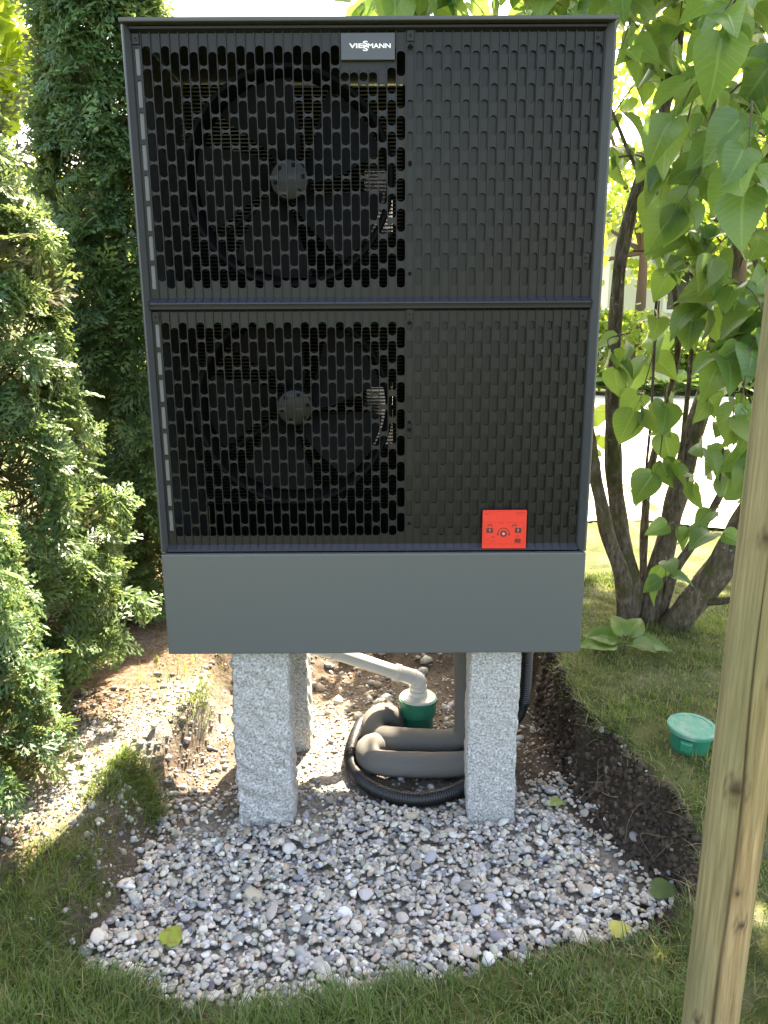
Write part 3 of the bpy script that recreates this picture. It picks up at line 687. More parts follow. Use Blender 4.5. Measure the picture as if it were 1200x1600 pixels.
# leave room where posts, pipes and hose stand
bx_ = (np.abs(cand[:, 0]+.357) < .085) & (np.abs(cand[:, 1]-2.245) < .085) | (np.abs(cand[:, 0]-.32) < .075) & (np.abs(cand[:, 1]-2.245) < .085) | (np.abs(cand[:, 0]+.342) < .08) & (np.abs(cand[:, 1]-2.66) < .078)
bx_ |= (cand[:, 0] > -.03) & (cand[:, 0] < .46) & (cand[:, 1] > 2.325) & (cand[:, 1] < 2.6)
for hq in catmull(h1[:10], .03): bx_ |= np.hypot(cand[:, 0]-hq.x, cand[:, 1]-hq.y) < .030
cand = cand[keep & ~bx_]
for x, y in cand[:17000]:
    back = sstep(2.25, 2.45, y)
    s = float(np.clip(rng.lognormal(math.log(.0070), .28), .0042, .016))*(1-.35*back)
    if rng.random() < .006: s = .015+.007*rng.random()
    sc = np.array([s*(1+.45*rng.random()), s*(.8+.25*rng.random()), s*(.42+.3*rng.random())])
    i, j = int((x-HX0)/HS), int((y-HY0)/HS); k = max(1, int(sc[1]/HS))
    if i < k+1 or j < k+1 or i+k+2 > HM.shape[0] or j+k+2 > HM.shape[1]: continue
    patch = HM[i-k:i+k+1, j-k:j+k+1]; h = float(np.mean(patch)*.75+np.max(patch)*.25); g0_ = HM0[i, j]
    z = min(h+sc[2]*.45, g0_+.020+sc[2]*.5) if g0_ < .05 else h+sc[2]*.4
    aa, bb = np.meshgrid(np.arange(-k, k+1)*HS, np.arange(-k, k+1)*HS, indexing='ij'); rr = (aa/sc[0])**2+(bb/sc[1])**2
    HM[i-k:i+k+1, j-k:j+k+1] = np.maximum(patch, np.where(rr < 1, z+sc[2]*np.sqrt(np.clip(1-rr, 0, 1))*.8, -9))
    peb.append((x, y, z, sc, rotm(rng, .30)))
pm = mat('pebble_stone', (.4,.4,.4), .72, 0, .3); v = coords(pm); 
f = noise(pm, v, 90, 4, .6); c = mix(pm, 1.0, attr(pm), ramp(pm, f, [(.3, (.62,.62,.62)), (.6, (1,1,1))]), 'MULTIPLY')
dirt = ramp(pm, noise(pm, v, 7, 4, .6), [(.52, (0,0,0)), (.74, (.40,.40,.40))]); c = mix(pm, dirt, c, (.17,.135,.10))
L(pm, c, bsdf(pm).inputs['Base Color']); bump(pm, f, .25, .002)
def pcol(r): return np.clip(PAL[r.choice(len(PAL), p=PW)]*(.80+.36*r.random())*np.array([1.04+.05*r.normal(), 1, .95+.05*r.normal()]), .02, .75)
peb = [p_ for p_ in peb if p_[2]+p_[3][2] > HM[int((p_[0]-HX0)/HS), int((p_[1]-HY0)/HS)]-.0035]
xs_ = np.array([p_[0] for p_ in peb]); ys_ = np.array([p_[1] for p_ in peb]); zs_ = np.array([p_[2] for p_ in peb])
ppx, ppy, pdp = proj(np.stack([xs_, ys_, zs_], 1))
area = np.array([p_[3][0]*p_[3][1] for p_ in peb])/pdp**2*((ppx > 0) & (ppx < 1200) & (ppy < 1600))
# only pebbles that lie on top count as showing
ti = ((xs_-HX0)/HS).astype(int); tj = ((ys_-HY0)/HS).astype(int); ontp = np.array([zs_[q_]+peb[q_][3][2]*.5 > HM[ti[q_], tj[q_]]-.004 for q_ in range(len(peb))])
order = np.argsort(-area*ontp); top300 = set(order[:300].tolist())
bedV, bedF, bedC = [], [], []; off = 0
for q_, (x, y, z, sc, Rm) in enumerate(peb):
    if q_ in top300: continue
    V = (pshape2[rng.integers(14)]*sc)@Rm.T+np.array([x, y, z]); bedV.append(V); bedF.append(I2[1]+off); off += len(V)
    bedC.append(np.repeat(pcol(rng)[None], len(V), 0))
bed = bpy.data.objects.new('gravel_bed', None); bed.location = (0, 1.9, 0); link(bed); bed['kind'] = 'structure'
rest = obj('loose_gravel', nmesh('loose_gravel', np.concatenate(bedV)-np.array([0, 1.9, 0]), [np.concatenate(bedF)], True, np.concatenate(bedC)), pm, bed); rest['kind'] = 'stuff'
pmesh = []
for k in range(42):
    V = pshape3[k % 14]; pmesh.append(nmesh('pebble', V, [I3[1]], True, np.repeat(pcol(rng)[None], len(V), 0)))
    pmesh[-1].materials.append(pm)
for q_ in order[:300]:
    x, y, z, sc, Rm = peb[q_]; o = bpy.data.objects.new('pebble', pmesh[rng.integers(42)]); link(o, bed)
    o.matrix_local = Matrix.Translation((x, y-1.9, z)) @ Matrix(Rm.tolist()).to_4x4() @ Matrix.Diagonal((*sc, 1))
# grit and stones in the soil
gV, gF, gC = [], [], []; off = 0; I1 = ico(1)
px_ = np.concatenate([rng.uniform(-.9, .9, 5200), rng.uniform(-.5, .5, 2600), rng.uniform(-1.1, -.55, 3200)]); py_ = np.concatenate([rng.uniform(1.5, 3.6, 5200), rng.uniform(2.25, 3.5, 2600), rng.uniform(1.85, 2.75, 3200)])
dd, hh_, ww = pit(px_, py_); ok = (dd < ww*1.05) | (px_ < -1.0+.40*(py_-1.75)+.05) & (py_ > 1.9) | (py_ > 2.75) & (np.abs(px_) < .62); px_, py_ = px_[ok], py_[ok]; pzz = gz(px_, py_)
cu = rng.random(2600)*5.3; ck = 12+np.floor(cu).astype(int); cf_ = (cu % 1)[:, None]; cpt = PP[ck, :2]*(1-cf_)+PP[ck+1, :2]*cf_; cpt = cpt+np.stack([rng.uniform(-.015, .075, 2600), rng.uniform(-.01, .03, 2600)], 1)
cd2, ch2, cw2 = pit(cpt[:, 0], cpt[:, 1]); okc = (cd2 > -.02) & (cd2 < cw2*1.0); cpt = cpt[okc]; cz2 = gz(cpt[:, 0], cpt[:, 1]); clodn = len(cpt)
for x, y, z in zip(px_, py_, pzz):
    s = .0022+.0035*rng.random()**2
    if rng.random() < .05: s = .007+.006*rng.random()
    if y > 2.8 and rng.random() < .03: s = .012+.014*rng.random()
    V = (I1[0]*np.array([s*1.3, s, s*.75]))@rotm(rng, .5).T*(1+.12*rng.normal(size=(len(I1[0]), 1)))+np.array([x, y, z+s*.25]); gV.append(V); gF.append(I1[1]+off); off += len(V)
    c_ = pcol(rng)*.75 if s > .004 else np.array((.16,.125,.095))*(.5+1.1*rng.random()); gC.append(np.repeat(c_[None], len(V), 0))
for (x, y), z in zip(cpt, cz2):
    s = .003+.010*rng.random()**2.2; V = (I1[0]*np.array([s*1.2, s, s*.9]))@rotm(rng, .7).T*(1+.22*rng.normal(size=(len(I1[0]), 1)))+np.array([x, y, z+s*.2]); gV.append(V); gF.append(I1[1]+off); off += len(V)
    gC.append(np.repeat((np.array((.055,.038,.027))*(.35+1.2*rng.random()))[None], len(V), 0))
grit = obj('soil_grit', nmesh('soil_grit', np.concatenate(gV), [np.concatenate(gF)], True, np.concatenate(gC)), pm)
tag(grit, 'small stones and crumbs of soil scattered in the dug pit', 'soil', kind='stuff')

# ------------------------------------------------------------------ grass
def blades(P, H, Wd, lean, az, col, seg=3):
    n_ = len(P); T = np.linspace(0, 1, seg+1)
    side = np.stack([-np.sin(az), np.cos(az), 0*az], 1); fw = np.stack([np.cos(az), np.sin(az), 0*az], 1)
    V = np.empty((n_, 2*seg+1, 3)); Cc = np.empty((n_, 2*seg+1, 3))
    for i, t in enumerate(T):
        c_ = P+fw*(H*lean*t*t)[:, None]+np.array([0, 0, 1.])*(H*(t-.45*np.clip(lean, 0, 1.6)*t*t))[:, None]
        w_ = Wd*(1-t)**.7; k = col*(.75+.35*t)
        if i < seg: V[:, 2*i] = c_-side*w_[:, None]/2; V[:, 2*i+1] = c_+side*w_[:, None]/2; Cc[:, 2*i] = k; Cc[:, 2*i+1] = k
        else: V[:, 2*seg] = c_; Cc[:, 2*seg] = k
    m1 = 2*seg+1; b = (np.arange(n_)*m1)[:, None]
    Q = np.concatenate([b+np.array([[2*i, 2*i+1, 2*i+3, 2*i+2]]) for i in range(seg-1)], 0); Tt = b+np.array([[2*seg-2, 2*seg-1, 2*seg]])
    return V.reshape(-1, 3), [Q, Tt], Cc.reshape(-1, 3)
def lawn(n_, x0, x1, y0, y1, hfun, name, label, colf):
    x = rng.uniform(x0, x1, n_); y = rng.uniform(y0, y1, n_); d, h, w = pit(x, y)
    nz = fbm(x*5, y*5, None, 3)
    lf_ = (x < -.45)*(y < 2.35)*(y > 1.5); pr_ = sstep(.55-.42*lf_, 1.15-.50*lf_, d/w+.25*nz)*(.45+.55*sstep(-.5, .4, nz))
    pr_ *= 1-.97*(1-sstep(-.05, .08, x-(-1.0+.40*(y-1.75))+.09*nz))*sstep(1.68, 1.92, y+.1*nz)               # hedge strip is bare
    pr_ *= 1-sstep(2.5, 2.7, y)*(np.abs(x+.03) < .50)
    bxx, byy, dep = proj(np.stack([x, y, gz(x, y, False)], 1)); vis = (bxx > -260) & (bxx < 1460) & (byy < 1850)
    k = (rng.random(n_) < pr_) & vis & ~((np.hypot(x-cp.x, y-cp.y) < .06)); x, y, d, w, nz = x[k], y[k], d[k], w[k], nz[k]
    m1 = len(x); z = gz(x, y)-.003; H = hfun(x, y, nz)*(.55+.8*rng.random(m1)); az = rng.random(m1)*2*np.pi; lean = np.abs(rng.normal(.55, .35, m1))
    e_ = .01; gxn = (pit(x+e_, y)[0]-d)/e_; gyn = (pit(x, y+e_)[0]-d)/e_; near = d < w+.05
    toward = np.arctan2(-gyn, -gxn)+rng.normal(0, .7, m1); az = np.where(near & (rng.random(m1) < .65), toward, az); lean = np.where(near, lean+.5*rng.random(m1), lean)
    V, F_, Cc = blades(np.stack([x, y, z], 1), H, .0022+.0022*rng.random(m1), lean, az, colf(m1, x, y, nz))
    o = obj(name, nmesh(name, V, F_, True, Cc), gmat); tag(o, label, 'grass', kind='stuff')
gmat = leafmat('grass_blade', [(0, (.05,.1,.02))], (.22,.34,.04), .38, .55, .3, useattr=True)
def gcolf(dry):
    def f_(n_, x, y, nz):
        g_ = np.array((.075,.135,.036)); y_ = np.array((.120,.160,.050)); s_ = np.array((.30,.25,.13))
        t = rng.random((n_, 1)); c_ = g_*(1-t)+y_*t; k = (rng.random(n_) < dry*(1-.5*np.clip(nz, -1, 1)))[:, None]
        return np.where(k, s_, c_)*(.6+.6*rng.random((n_, 1)))
    return f_
lawn(95000, -1.45, .75, .85, 2.35, lambda x, y, n_: .044+.020*n_+.028*sstep(1.6, 1.35, y), 'lawn_grass', 'soft mown grass round the front of the gravel', gcolf(.13))
lawn(62000, .30, 1.75, .85, 3.9, lambda x, y, n_: (.030+.016*n_+.02*sstep(1.6, 1.3, y))*(1+.9*np.exp(-np.maximum(pit(x, y)[0]-.05, 0)/.03)), 'bank_grass', 'patchy mossy grass on the bank beside the lilac', gcolf(.42))
lawn(17000, -.95, -.30, 2.2, 3.3, lambda x, y, n_: .062+.02*n_, 'tuft_grass', 'loose yellowish grass tufts between hedge and posts', gcolf(.35))

# needle litter below the hedge
n_ = 14000; x = rng.uniform(-1.7, -.55, n_); y = rng.uniform(1.2, 4.2, n_); nz = fbm(x*5, y*5)
k = rng.random(n_) < (1-sstep(-.25, .05, x-(-1.0+.40*(y-1.75))+.08*nz))*sstep(1.55, 1.75, y)*(.35+.65*sstep(-.3, .3, nz)); x, y = x[k], y[k]; m1 = len(x)
cl_ = np.array((.17,.11,.07))*(.4+1.1*rng.random((m1, 1)))*np.array([1, 1, 1])
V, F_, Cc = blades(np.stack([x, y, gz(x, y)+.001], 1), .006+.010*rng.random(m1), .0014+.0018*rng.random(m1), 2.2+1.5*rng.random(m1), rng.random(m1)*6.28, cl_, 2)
lm = mat('needle_litter', (.15,.09,.05), .9, 0, .2); L(lm, attr(lm), bsdf(lm).inputs['Base Color'])
tag(obj('needle_litter', nmesh('needle_litter', V, F_, False, Cc), lm), 'brown fallen hedge needles on the bare soil', 'litter', kind='stuff')

# ------------------------------------------------------------------ thuja hedge
def spray_template(r, ns=7, nsub=3):
    """flat fan of scale-leaf twigs, axis +Y, unit length; quads base-left-tip-right"""
    Q = []
    def strip(p, d, l, w):
        d = d/np.linalg.norm(d); s = np.array([-d[1], d[0], 0]); Q.append([p, p+d*l*.5+s*w/2, p+d*l, p+d*l*.5-s*w/2])
    strip(np.zeros(3), np.array([0, 1., 0]), 1.0, .05)
    for i in range(ns):
        t = .10+.84*i/(ns-1); sg = 1 if i % 2 else -1; a = R(48-14*t+r.normal()*6); l = (.52*(1-t)**.8+.14)*(.85+.3*r.random())
        d = np.array([sg*math.sin(a), math.cos(a), 0]); p = np.array([0, t, 0.]); strip(p, d, l, .075)
        for j in range(nsub):
            u = .22+.70*j/nsub; s2 = 1 if j % 2 else -1; b = math.atan2(d[0], d[1])+s2*R(36+8*r.normal())
            strip(p+d*l*u, np.array([math.sin(b), math.cos(b), 0]), l*(.46*(1-u)+.17), .070)
    V = np.array(Q).reshape(-1, 3)
    V[:, 2] = -.22*V[:, 1]**2-.25*V[:, 0]**2+.02*r.normal(size=len(V)); return V
SPR = [spray_template(rng) for _ in range(6)]
thm = leafmat('thuja_scale_leaf', [(0, (.05,.1,.03))], (.34,.46,.15), .34, .40, .45, useattr=True)
bark = grain('hedge_bark', (.11,.075,.05), .9, .4, 40, spec=.2, bs=.6, bd=.01)
def frames(d, up):
    d = d/np.linalg.norm(d, axis=1, keepdims=True); x_ = np.cross(d, up); x_ /= np.linalg.norm(x_, axis=1, keepdims=True)+1e-9; z_ = np.cross(x_, d)
    return np.stack([x_, d, z_], 2)             # columns
def place(templates, pos, Fm, sc, cols, r):
    Vs, Cs = [], []; pick = r.integers(len(templates), size=len(pos))
    for t, T in enumerate(templates):
        k = pick == t
        if not k.any(): continue
        V = np.einsum('nij,vj->nvi', Fm[k], T)*sc[k][:, None, None]+pos[k][:, None]
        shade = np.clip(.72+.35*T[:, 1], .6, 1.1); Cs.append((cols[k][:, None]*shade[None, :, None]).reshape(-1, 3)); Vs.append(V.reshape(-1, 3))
    V = np.concatenate(Vs); return V, np.arange(len(V)).reshape(-1, 4), np.concatenate(Cs)
def thuja(x0, y0, height, rad, taper, nclump, per, label, seed, zlow=.10, fs=1):
    r = np.random.default_rng(seed); z0 = gz1(x0, y0); root = empty('thuja_shrub', (x0, y0, z0), label, 'shrub', 'thuja hedge')
    def prof(z):                                # radius at height fraction
        return rad*np.clip(np.minimum(1, .72+z*1.6)*np.clip((1.02-z), 0, 1)**taper, .03, 2)
    hz = zlow/height+(1-zlow/height)*r.random(nclump)**.95; th = r.random(nclump)*2*np.pi
    # fewer clumps on the far side
    away = (np.cos(th)*(-.45)+np.sin(th)*.9) > .55; k = ~away | (r.random(nclump) < .45); hz, th = hz[k], th[k]; nclump = len(hz)
    Rr = prof(hz)*(1+.28*vnoise(th*1.6+seed, hz*height*2.6)+.07*r.normal(size=nclump))*(.90+.12*r.random(nclump))
    out = np.stack([np.cos(th), np.sin(th), 0*th], 1)
    base = out*(Rr*.80)[:, None]+np.stack([0*th, 0*th, hz*height-.03], 1)
    el = r.uniform(-.25, .55, nclump)
    cd = out*np.cos(el)[:, None]+np.array([0, 0, 1.])*np.sin(el)[:, None]
    hue = r.random((nclump, 1))
    P, D, U, Sc, Cl = [], [], [], [], []
    for i in range(nclump):
        m1 = per; nn2 = cd[i]+r.normal(0, .55, (m1, 3)); nn2 /= np.linalg.norm(nn2, axis=1, keepdims=True)      # tuft: fronds shingled over a small dome
        rho = .075*r.random((m1, 1))**.5*(1.15-.4*hz[i]); tg = np.cross(nn2, r.normal(0, 1, (m1, 3))); tg /= np.linalg.norm(tg, axis=1, keepdims=True)+1e-9
        dv = nn2*.55+tg*.75+np.array([0, 0, .12]); P.append(base[i]+nn2*rho-dv*.03); D.append(dv)
        U.append(nn2*.8+np.array([0, 0, .75])+r.normal(0, .28, (m1, 3))); Sc.append(fs*r.uniform(.085, .15, m1)*(.6 if hz[i] > .93 else 1))
        c_ = np.array((.046,.112,.040))*(1-hue[i])+np.array((.108,.185,.060))*hue[i]; Cl.append(c_*(.65+.65*r.random((m1, 1))))
    P, D, U, Sc, Cl = [np.concatenate(q_) for q_ in (P, D, U, Sc, Cl)]
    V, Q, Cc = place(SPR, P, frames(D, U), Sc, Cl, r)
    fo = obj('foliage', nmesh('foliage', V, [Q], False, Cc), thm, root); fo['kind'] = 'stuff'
    # dead brown inner twigs
    nn = 520; zz = r.random(nn)*.95; tt = r.random(nn)*2*np.pi; rr_ = prof(zz)*(.2+.5*r.random(nn)); oo = np.stack([np.cos(tt), np.sin(tt), .4+0*tt], 1)
    pos = np.stack([np.cos(tt)*rr_, np.sin(tt)*rr_, zz*height], 1)
    V, Q, Cc = place(SPR, pos, frames(oo+r.normal(0, .4, (nn, 3)), r.normal(0, 1, (nn, 3))+.01), r.uniform(.10, .2, nn), np.array((.075,.055,.030))*(.4+.9*r.random((nn, 1))), r)
    fo = obj('inner_twigs', nmesh('inner_twigs', V, [Q], False, Cc), thm, root); fo['kind'] = 'stuff'
    mb = MB(); mb.add(*tube([(0, 0, -.05), (.01, .01, height*.4), (-.01, 0, height*.93)], [.045, .03, .006], 8)); tr = mb.obj('trunk', bark, root, smooth='all')
    br = MB()
    for i in range(70):
        zf = .03+.9*r.random(); a = r.random()*6.283; l = float(prof(np.array([zf]))[0])*.75; b_ = Vector((0, 0, zf*height-.08))
        br.add(*tube([b_, b_+Vector((math.cos(a)*l*.5, math.sin(a)*l*.5, .03)), b_+Vector((math.cos(a)*l, math.sin(a)*l, .13))], [.007, .005, .002], 5))
    br.obj('limbs', bark, root, smooth='all')['kind'] = 'stuff'
    return root
thuja(-1.27, 1.98, 1.35, .42, .55, 330, 14, 'low thuja shrub at the hedge end next to the lawn', 1, .16, .66)
thuja(-1.38, 2.72, 2.15, .46, .42, 400, 13, 'mid height thuja shrub between the low one and the tall one', 2, .14, .82)
thuja(-1.11, 3.62, 3.7, .32, .46, 780, 13, 'tall thuja column with dark brown inside beside the heat pump', 3, .12)
thuja(-1.95, 2.45, 1.9, .45, .35, 90, 11, 'thuja shrub in the second row behind the mid height one', 4, .14)
thuja(-1.40, 4.45, 1.9, .40, .45, 90, 11, 'shorter thuja shrub at the far end behind the tall column', 5, .12)

# ------------------------------------------------------------------ lilac
stem_m = mat('lilac_bark', (.1,.08,.06), .9, 0, .2); v = coords(stem_m, (1, 1, .35))
f = noise(stem_m, v, 60, 6, .7); c = ramp(stem_m, f, [(.3, (.035,.027,.02)), (.5, (.12,.095,.07)), (.72, (.26,.21,.165))])
mo = ramp(stem_m, noise(stem_m, coords(stem_m), 14, 4), [(.52, (0,0,0)), (.66, (.8,.8,.8))]); c = mix(stem_m, mo, c, (.075,.080,.022))
li = ramp(stem_m, noise(stem_m, coords(stem_m), 22, 2), [(.70, (0,0,0)), (.74, (.8,.8,.8))]); c = mix(stem_m, li, c, (.42,.43,.40))
L(stem_m, c, bsdf(stem_m).inputs['Base Color']); bump(stem_m, f, .8, .012)
twig_m = grain('twig_bark', (.10,.075,.05), .8, .3, 80, spec=.3, bs=.3)
lb = atz(1010, 965, .22); LB = Vector((lb.x, lb.y, gz1(lb.x, lb.y)))
lil = empty('lilac_bush', LB, 'many stemmed lilac bush with heart shaped leaves beside the heat pump', 'bush')
def stem(pts, r0, r1, name='stem', m=stem_m, n=12, step=.03, rough=.10):
    c_ = catmull([Vector(p_) for p_ in pts], step); k = random.random()*9
    mb = MB(); mb.add(*tube(loc(c_, LB), [.74*(r0+(r1-r0)*(i/(len(c_)-1))**.6) for i in range(len(c_))], n, jit=lambda i, q_: rough*math.sin(i*.7+q_*1.9+k)+rough*.7*math.sin(i*.23+q_*.9+2*k)))
    mb.obj(name, m, lil, smooth='all'); return c_
def sp(L_): return [aty(a_, b_, y_) for a_, b_, y_ in L_]
stems = []
B = [LB+Vector((q_*.045, .02*math.sin(q_*3), -.06)) for q_ in range(-2, 4)]
stems.append(stem([B[0]]+sp([(990,925,3.26),(968,820,3.30),(957,690,3.30),(960,560,3.30),(966,440,3.30),(985,330,3.30),(1015,240,3.3),(1045,150,3.3),(1062,40,3.3),(1070,-120,3.3)]), .060, .022))
stems.append(stem([B[0]]+sp([(975,915,3.2),(948,830,3.22),(930,740,3.25),(915,650,3.3),(895,520,3.35),(890,300,3.4),(905,60,3.4),(915,-80,3.4)]), .050, .020))
stems.append(stem([B[2]]+sp([(1022,920,3.26),(1040,850,3.28),(1062,760,3.3),(1085,670,3.32),(1108,590,3.35),(1125,500,3.4),(1150,400,3.42),(1185,300,3.45),(1215,180,3.5),(1235,0,3.5)]), .075, .028))
stems.append(stem([B[3]]+sp([(1062,965,3.18),(1105,915,3.12),(1150,845,3.08),(1190,765,3.05),(1235,660,3.0),(1270,520,3.0),(1290,330,3.0)]), .088, .055))
stems.append(stem([B[3]]+sp([(1052,900,3.2),(1085,845,3.2),(1125,775,3.2),(1165,705,3.22),(1184,640,3.24),(1182,580,3.26),(1190,470,3.3),(1175,380,3.3)]), .030, .014))
stems.append(stem([B[2]]+sp([(1005,900,3.4),(1012,760,3.45),(1040,640,3.5),(1060,540,3.5),(1050,420,3.5),(1040,300,3.5),(1045,100,3.5)]), .028, .013))
stems.append(stem([B[1]]+sp([(1010,850,3.3),(1008,760,3.32),(1018,640,3.34),(1024,500,3.34),(1030,380,3.3),(1026,250,3.3),(1035,120,3.3)]), .010, .006))
stems.append(stem([stems[0][30]]+sp([(980,360,3.25),(1000,290,3.2),(975,220,3.2),(950,160,3.2)]), .014, .008))
stems.append(stem([stems[2][20]]+sp([(1085,470,3.2),(1060,380,3.15),(1075,280,3.1),(1110,190,3.1),(1130,60,3.1)]), .016, .007))
stems.append(stem([stems[3][8]]+sp([(1160,930,3.0),(1185,860,2.95),(1215,780,2.9)]), .022, .012))
stems.append(stem([B[5]]+sp([(1130,985,3.3),(1185,970,3.4),(1240,935,3.5)]), .035, .020))
# heart-shaped leaf, tip along +Y, unit length, folded on the midrib
def leaf_mesh(r):
    ts = np.array([-.12, -.06, 0, .1, .24, .40, .56, .72, .86, 1.0]); hw = np.array([.14, .30, .385, .445, .455, .415, .335, .225, .115, 0])
    V = []; Cv = []; cup = .18+.25*r.random(); droop = .25+.35*r.random(); tw = r.normal()*.12; nl = len(ts)
    for i, t in enumerate(ts):
        for s_ in (-1, -.5, 0, .5, 1):
            x_ = s_*hw[i]; y_ = t if abs(s_) > .1 else max(t, 0.0)
            z_ = cup*abs(x_)-droop*max(t, 0)**2+tw*x_*t+.018*math.sin(t*17+s_*3)*abs(s_)
            V.append((x_, y_, z_)); Cv.append((.9 if s_ == 0 else 0, abs(x_), max(t, 0)))
    F_ = []
    for i in range(nl-1):
        for j in range(4):
            F_.append((i*5+j, i*5+j+1, (i+1)*5+j+1, (i+1)*5+j))
    # slim petiole
    b = len(V); V += [(-.012, -.02, -.01), (.012, -.02, -.01), (.009, -.42, .06), (-.009, -.42, .06), (0, -.02, .012), (0, -.42, .075)]; Cv += [(.9, 0, 0)]*6
    F_ += [(b, b+1, b+2, b+3), (b+1, b+4, b+5, b+2), (b+4, b, b+3, b+5)]
    return np.array(V), np.array(F_), np.array(Cv)
LT = [leaf_mesh(rng) for _ in range(10)]
lfm = leafmat('lilac_leaf', [(0, (.045,.115,.035)), (.3, (.058,.135,.030)), (.6, (.075,.155,.030)), (.85, (.105,.18,.034)), (1, (.15,.20,.04))], (.34,.54,.10), .36, .36, .5, veins=True)
LM = []
for V_, F_, Cv in LT:
    me = nmesh('leaf', V_, [F_], True, Cv); me.materials.append(lfm); LM.append(me)
leaves = []                                      # (pos, dir, normal, size)
twigs = MB()
def twig(pts, every=.075, size=.105, spread=1.0, start=.1):
    c_ = catmull(pts, .02); s_ = 0; nxt = start*sum((c_[i+1]-c_[i]).length for i in range(len(c_)-1)); flip = random.random()*3
    twigs.add(*tube(loc(c_, LB), [.0036-.0022*i/len(c_) for i in range(len(c_))], 5))
    for i in range(1, len(c_)):
        s_ += (c_[i]-c_[i-1]).length
        if s_ >= nxt or i == len(c_)-1:
            nxt = s_+every*(.75+.5*random.random()); flip += math.pi/2; T = (c_[i]-c_[i-1]).normalized()
            for sg in ((-1, 1) if i < len(c_)-1 else (-1, 1, 0)):
                a_ = flip; sd_ = Vector((math.cos(a_), math.sin(a_)*.8, 0))*sg*spread
                d_ = (sd_*.8+T*.35+Vector((random.gauss(0, .35), random.gauss(0, .35)-.12, -.45+random.gauss(0, .42)))).normalized()
                nn_ = Vector((random.gauss(0, .5), -.40+random.gauss(0, .5), .85+random.gauss(0, .35)))
                sz = size*(.7+.5*random.random()); leaves.append((c_[i]+d_*sz*.40, d_, nn_, sz))
def drop(px0, py0, px1, py1, y, **k):
    a_, b_ = aty(px0, py0, y), aty(px1, py1, y-.04); mid = (a_+b_)/2+Vector((random.gauss(0, .03), random.gauss(0, .04), .02)); twig([a_, mid, b_], **k)
# hanging shoots seen against the driveway
drop(1030, 470, 1000, 625, 3.05, size=.11, every=.14); drop(1040, 600, 1030, 725, 3.0, size=.11, every=.12); drop(1110, 600, 1085, 740, 3.0, size=.105, every=.15)
drop(1130, 700, 1120, 830, 2.95, size=.11, every=.16); drop(1060, 800, 1040, 900, 3.0, size=.085, every=.12)
drop(1150, 560, 1145, 690, 3.05, size=.11, every=.11); drop(985, 520, 962, 560, 3.1, size=.10)
# leafy mass above: shoots spread through the crown volume
def shoots(n_, x0, x1, y0, y1, pyr, size):
    for _ in range(n_):
        y_ = random.uniform(y0, y1); px_0 = random.uniform(x0, x1); py_0 = random.uniform(*pyr); a_ = aty(px_0, py_0, y_)
        dv = Vector((random.gauss(0, .12), random.gauss(-.05, .10), random.gauss(.02, .13))); b_ = a_+dv.normalized()*random.uniform(.16, .32)
        twig([a_, (a_+b_)/2+Vector((0, 0, .03)), b_-Vector((0, 0, .03))], size=size, every=.07)
shoots(6, 950, 1080, 3.0, 3.7, (170, 470), .10); shoots(15, 1070, 1210, 2.75, 3.7, (180, 560), .115)
shoots(5, 960, 1080, 2.9, 3.6, (-50, 60), .105); shoots(11, 1090, 1230, 2.6, 3.6, (-40, 220), .12)
shoots(4, 1120, 1230, 2.2, 2.6, (-60, 180), .115)
shoots(20, 650, 960, 2.95, 3.7, (-30, 22), .115)
shoots(8, 1150, 1230, 2.7, 3.2, (380, 640), .115)
shoots(230, 720, 1650, 2.5, 4.6, (-1000, -60), .13)        # crown above the frame, it shades the bank
shoots(40, 1210, 1650, 2.6, 4.0, (-60, 600), .12)
LP_ = np.array([q_[0] for q_ in leaves]); lpx, lpy, ldp = proj(LP_); lsz = np.array([q_[3] for q_ in leaves])
infront = (lpx > 150) & (lpx < 975) & (lpy > 20) & (LP_[:, 1] < 2.9) & (lpy < 1100)
near_ = (LP_[:, 1] < 2.8) & (LP_[:, 0] < .66)          # nothing pokes into the casing
okl = ~infront & ~near_ & ~((lpx > 930) & (lpy > 560) & (lpy < 620) & (rng.random(len(leaves)) < .3))
score = np.where((lpx > -20) & (lpx < 1220) & (lpy > -20) & (lpy < 1600), lsz/ldp, 0)*okl
orderl = [i for i in np.argsort(-score) if okl[i]]
def lmat(p_, d_, n_, s_):
    d_ = Vector(d_).normalized(); x_ = d_.cross(Vector(n_)).normalized(); z_ = x_.cross(d_)
    return Matrix(((x_.x*s_, d_.x*s_, z_.x*s_, p_[0]), (x_.y*s_, d_.y*s_, z_.y*s_, p_[1]), (x_.z*s_, d_.z*s_, z_.z*s_, p_[2]), (0, 0, 0, 1)))
nin = int((score > 0).sum()); ind = orderl[:min(300, nin)]; rem = orderl[len(ind):]
for i in ind:
    o = bpy.data.objects.new('leaf', LM[random.randrange(10)]); link(o, lil); p_, d_, n_, s_ = leaves[i]; o.matrix_local = lmat(p_-LB, d_, n_, s_)
Vs, Fs, Cs = [], [], []; off = 0
for i in rem:
    V_, F_, Cv = LT[random.randrange(10)]; p_, d_, n_, s_ = leaves[i]; Mx = np.array(lmat(p_-LB, d_, n_, s_)); Vs.append(V_@Mx[:3, :3].T+Mx[:3, 3]); Fs.append(F_+off); Cs.append(Cv); off += len(V_)
o = obj('leaf_mass', nmesh('leaf_mass', np.concatenate(Vs), [np.concatenate(Fs)], True, np.concatenate(Cs)), lfm, lil); o['kind'] = 'stuff'
twigs.obj('twigs', twig_m, lil, smooth='all', fix=False)['kind'] = 'stuff'

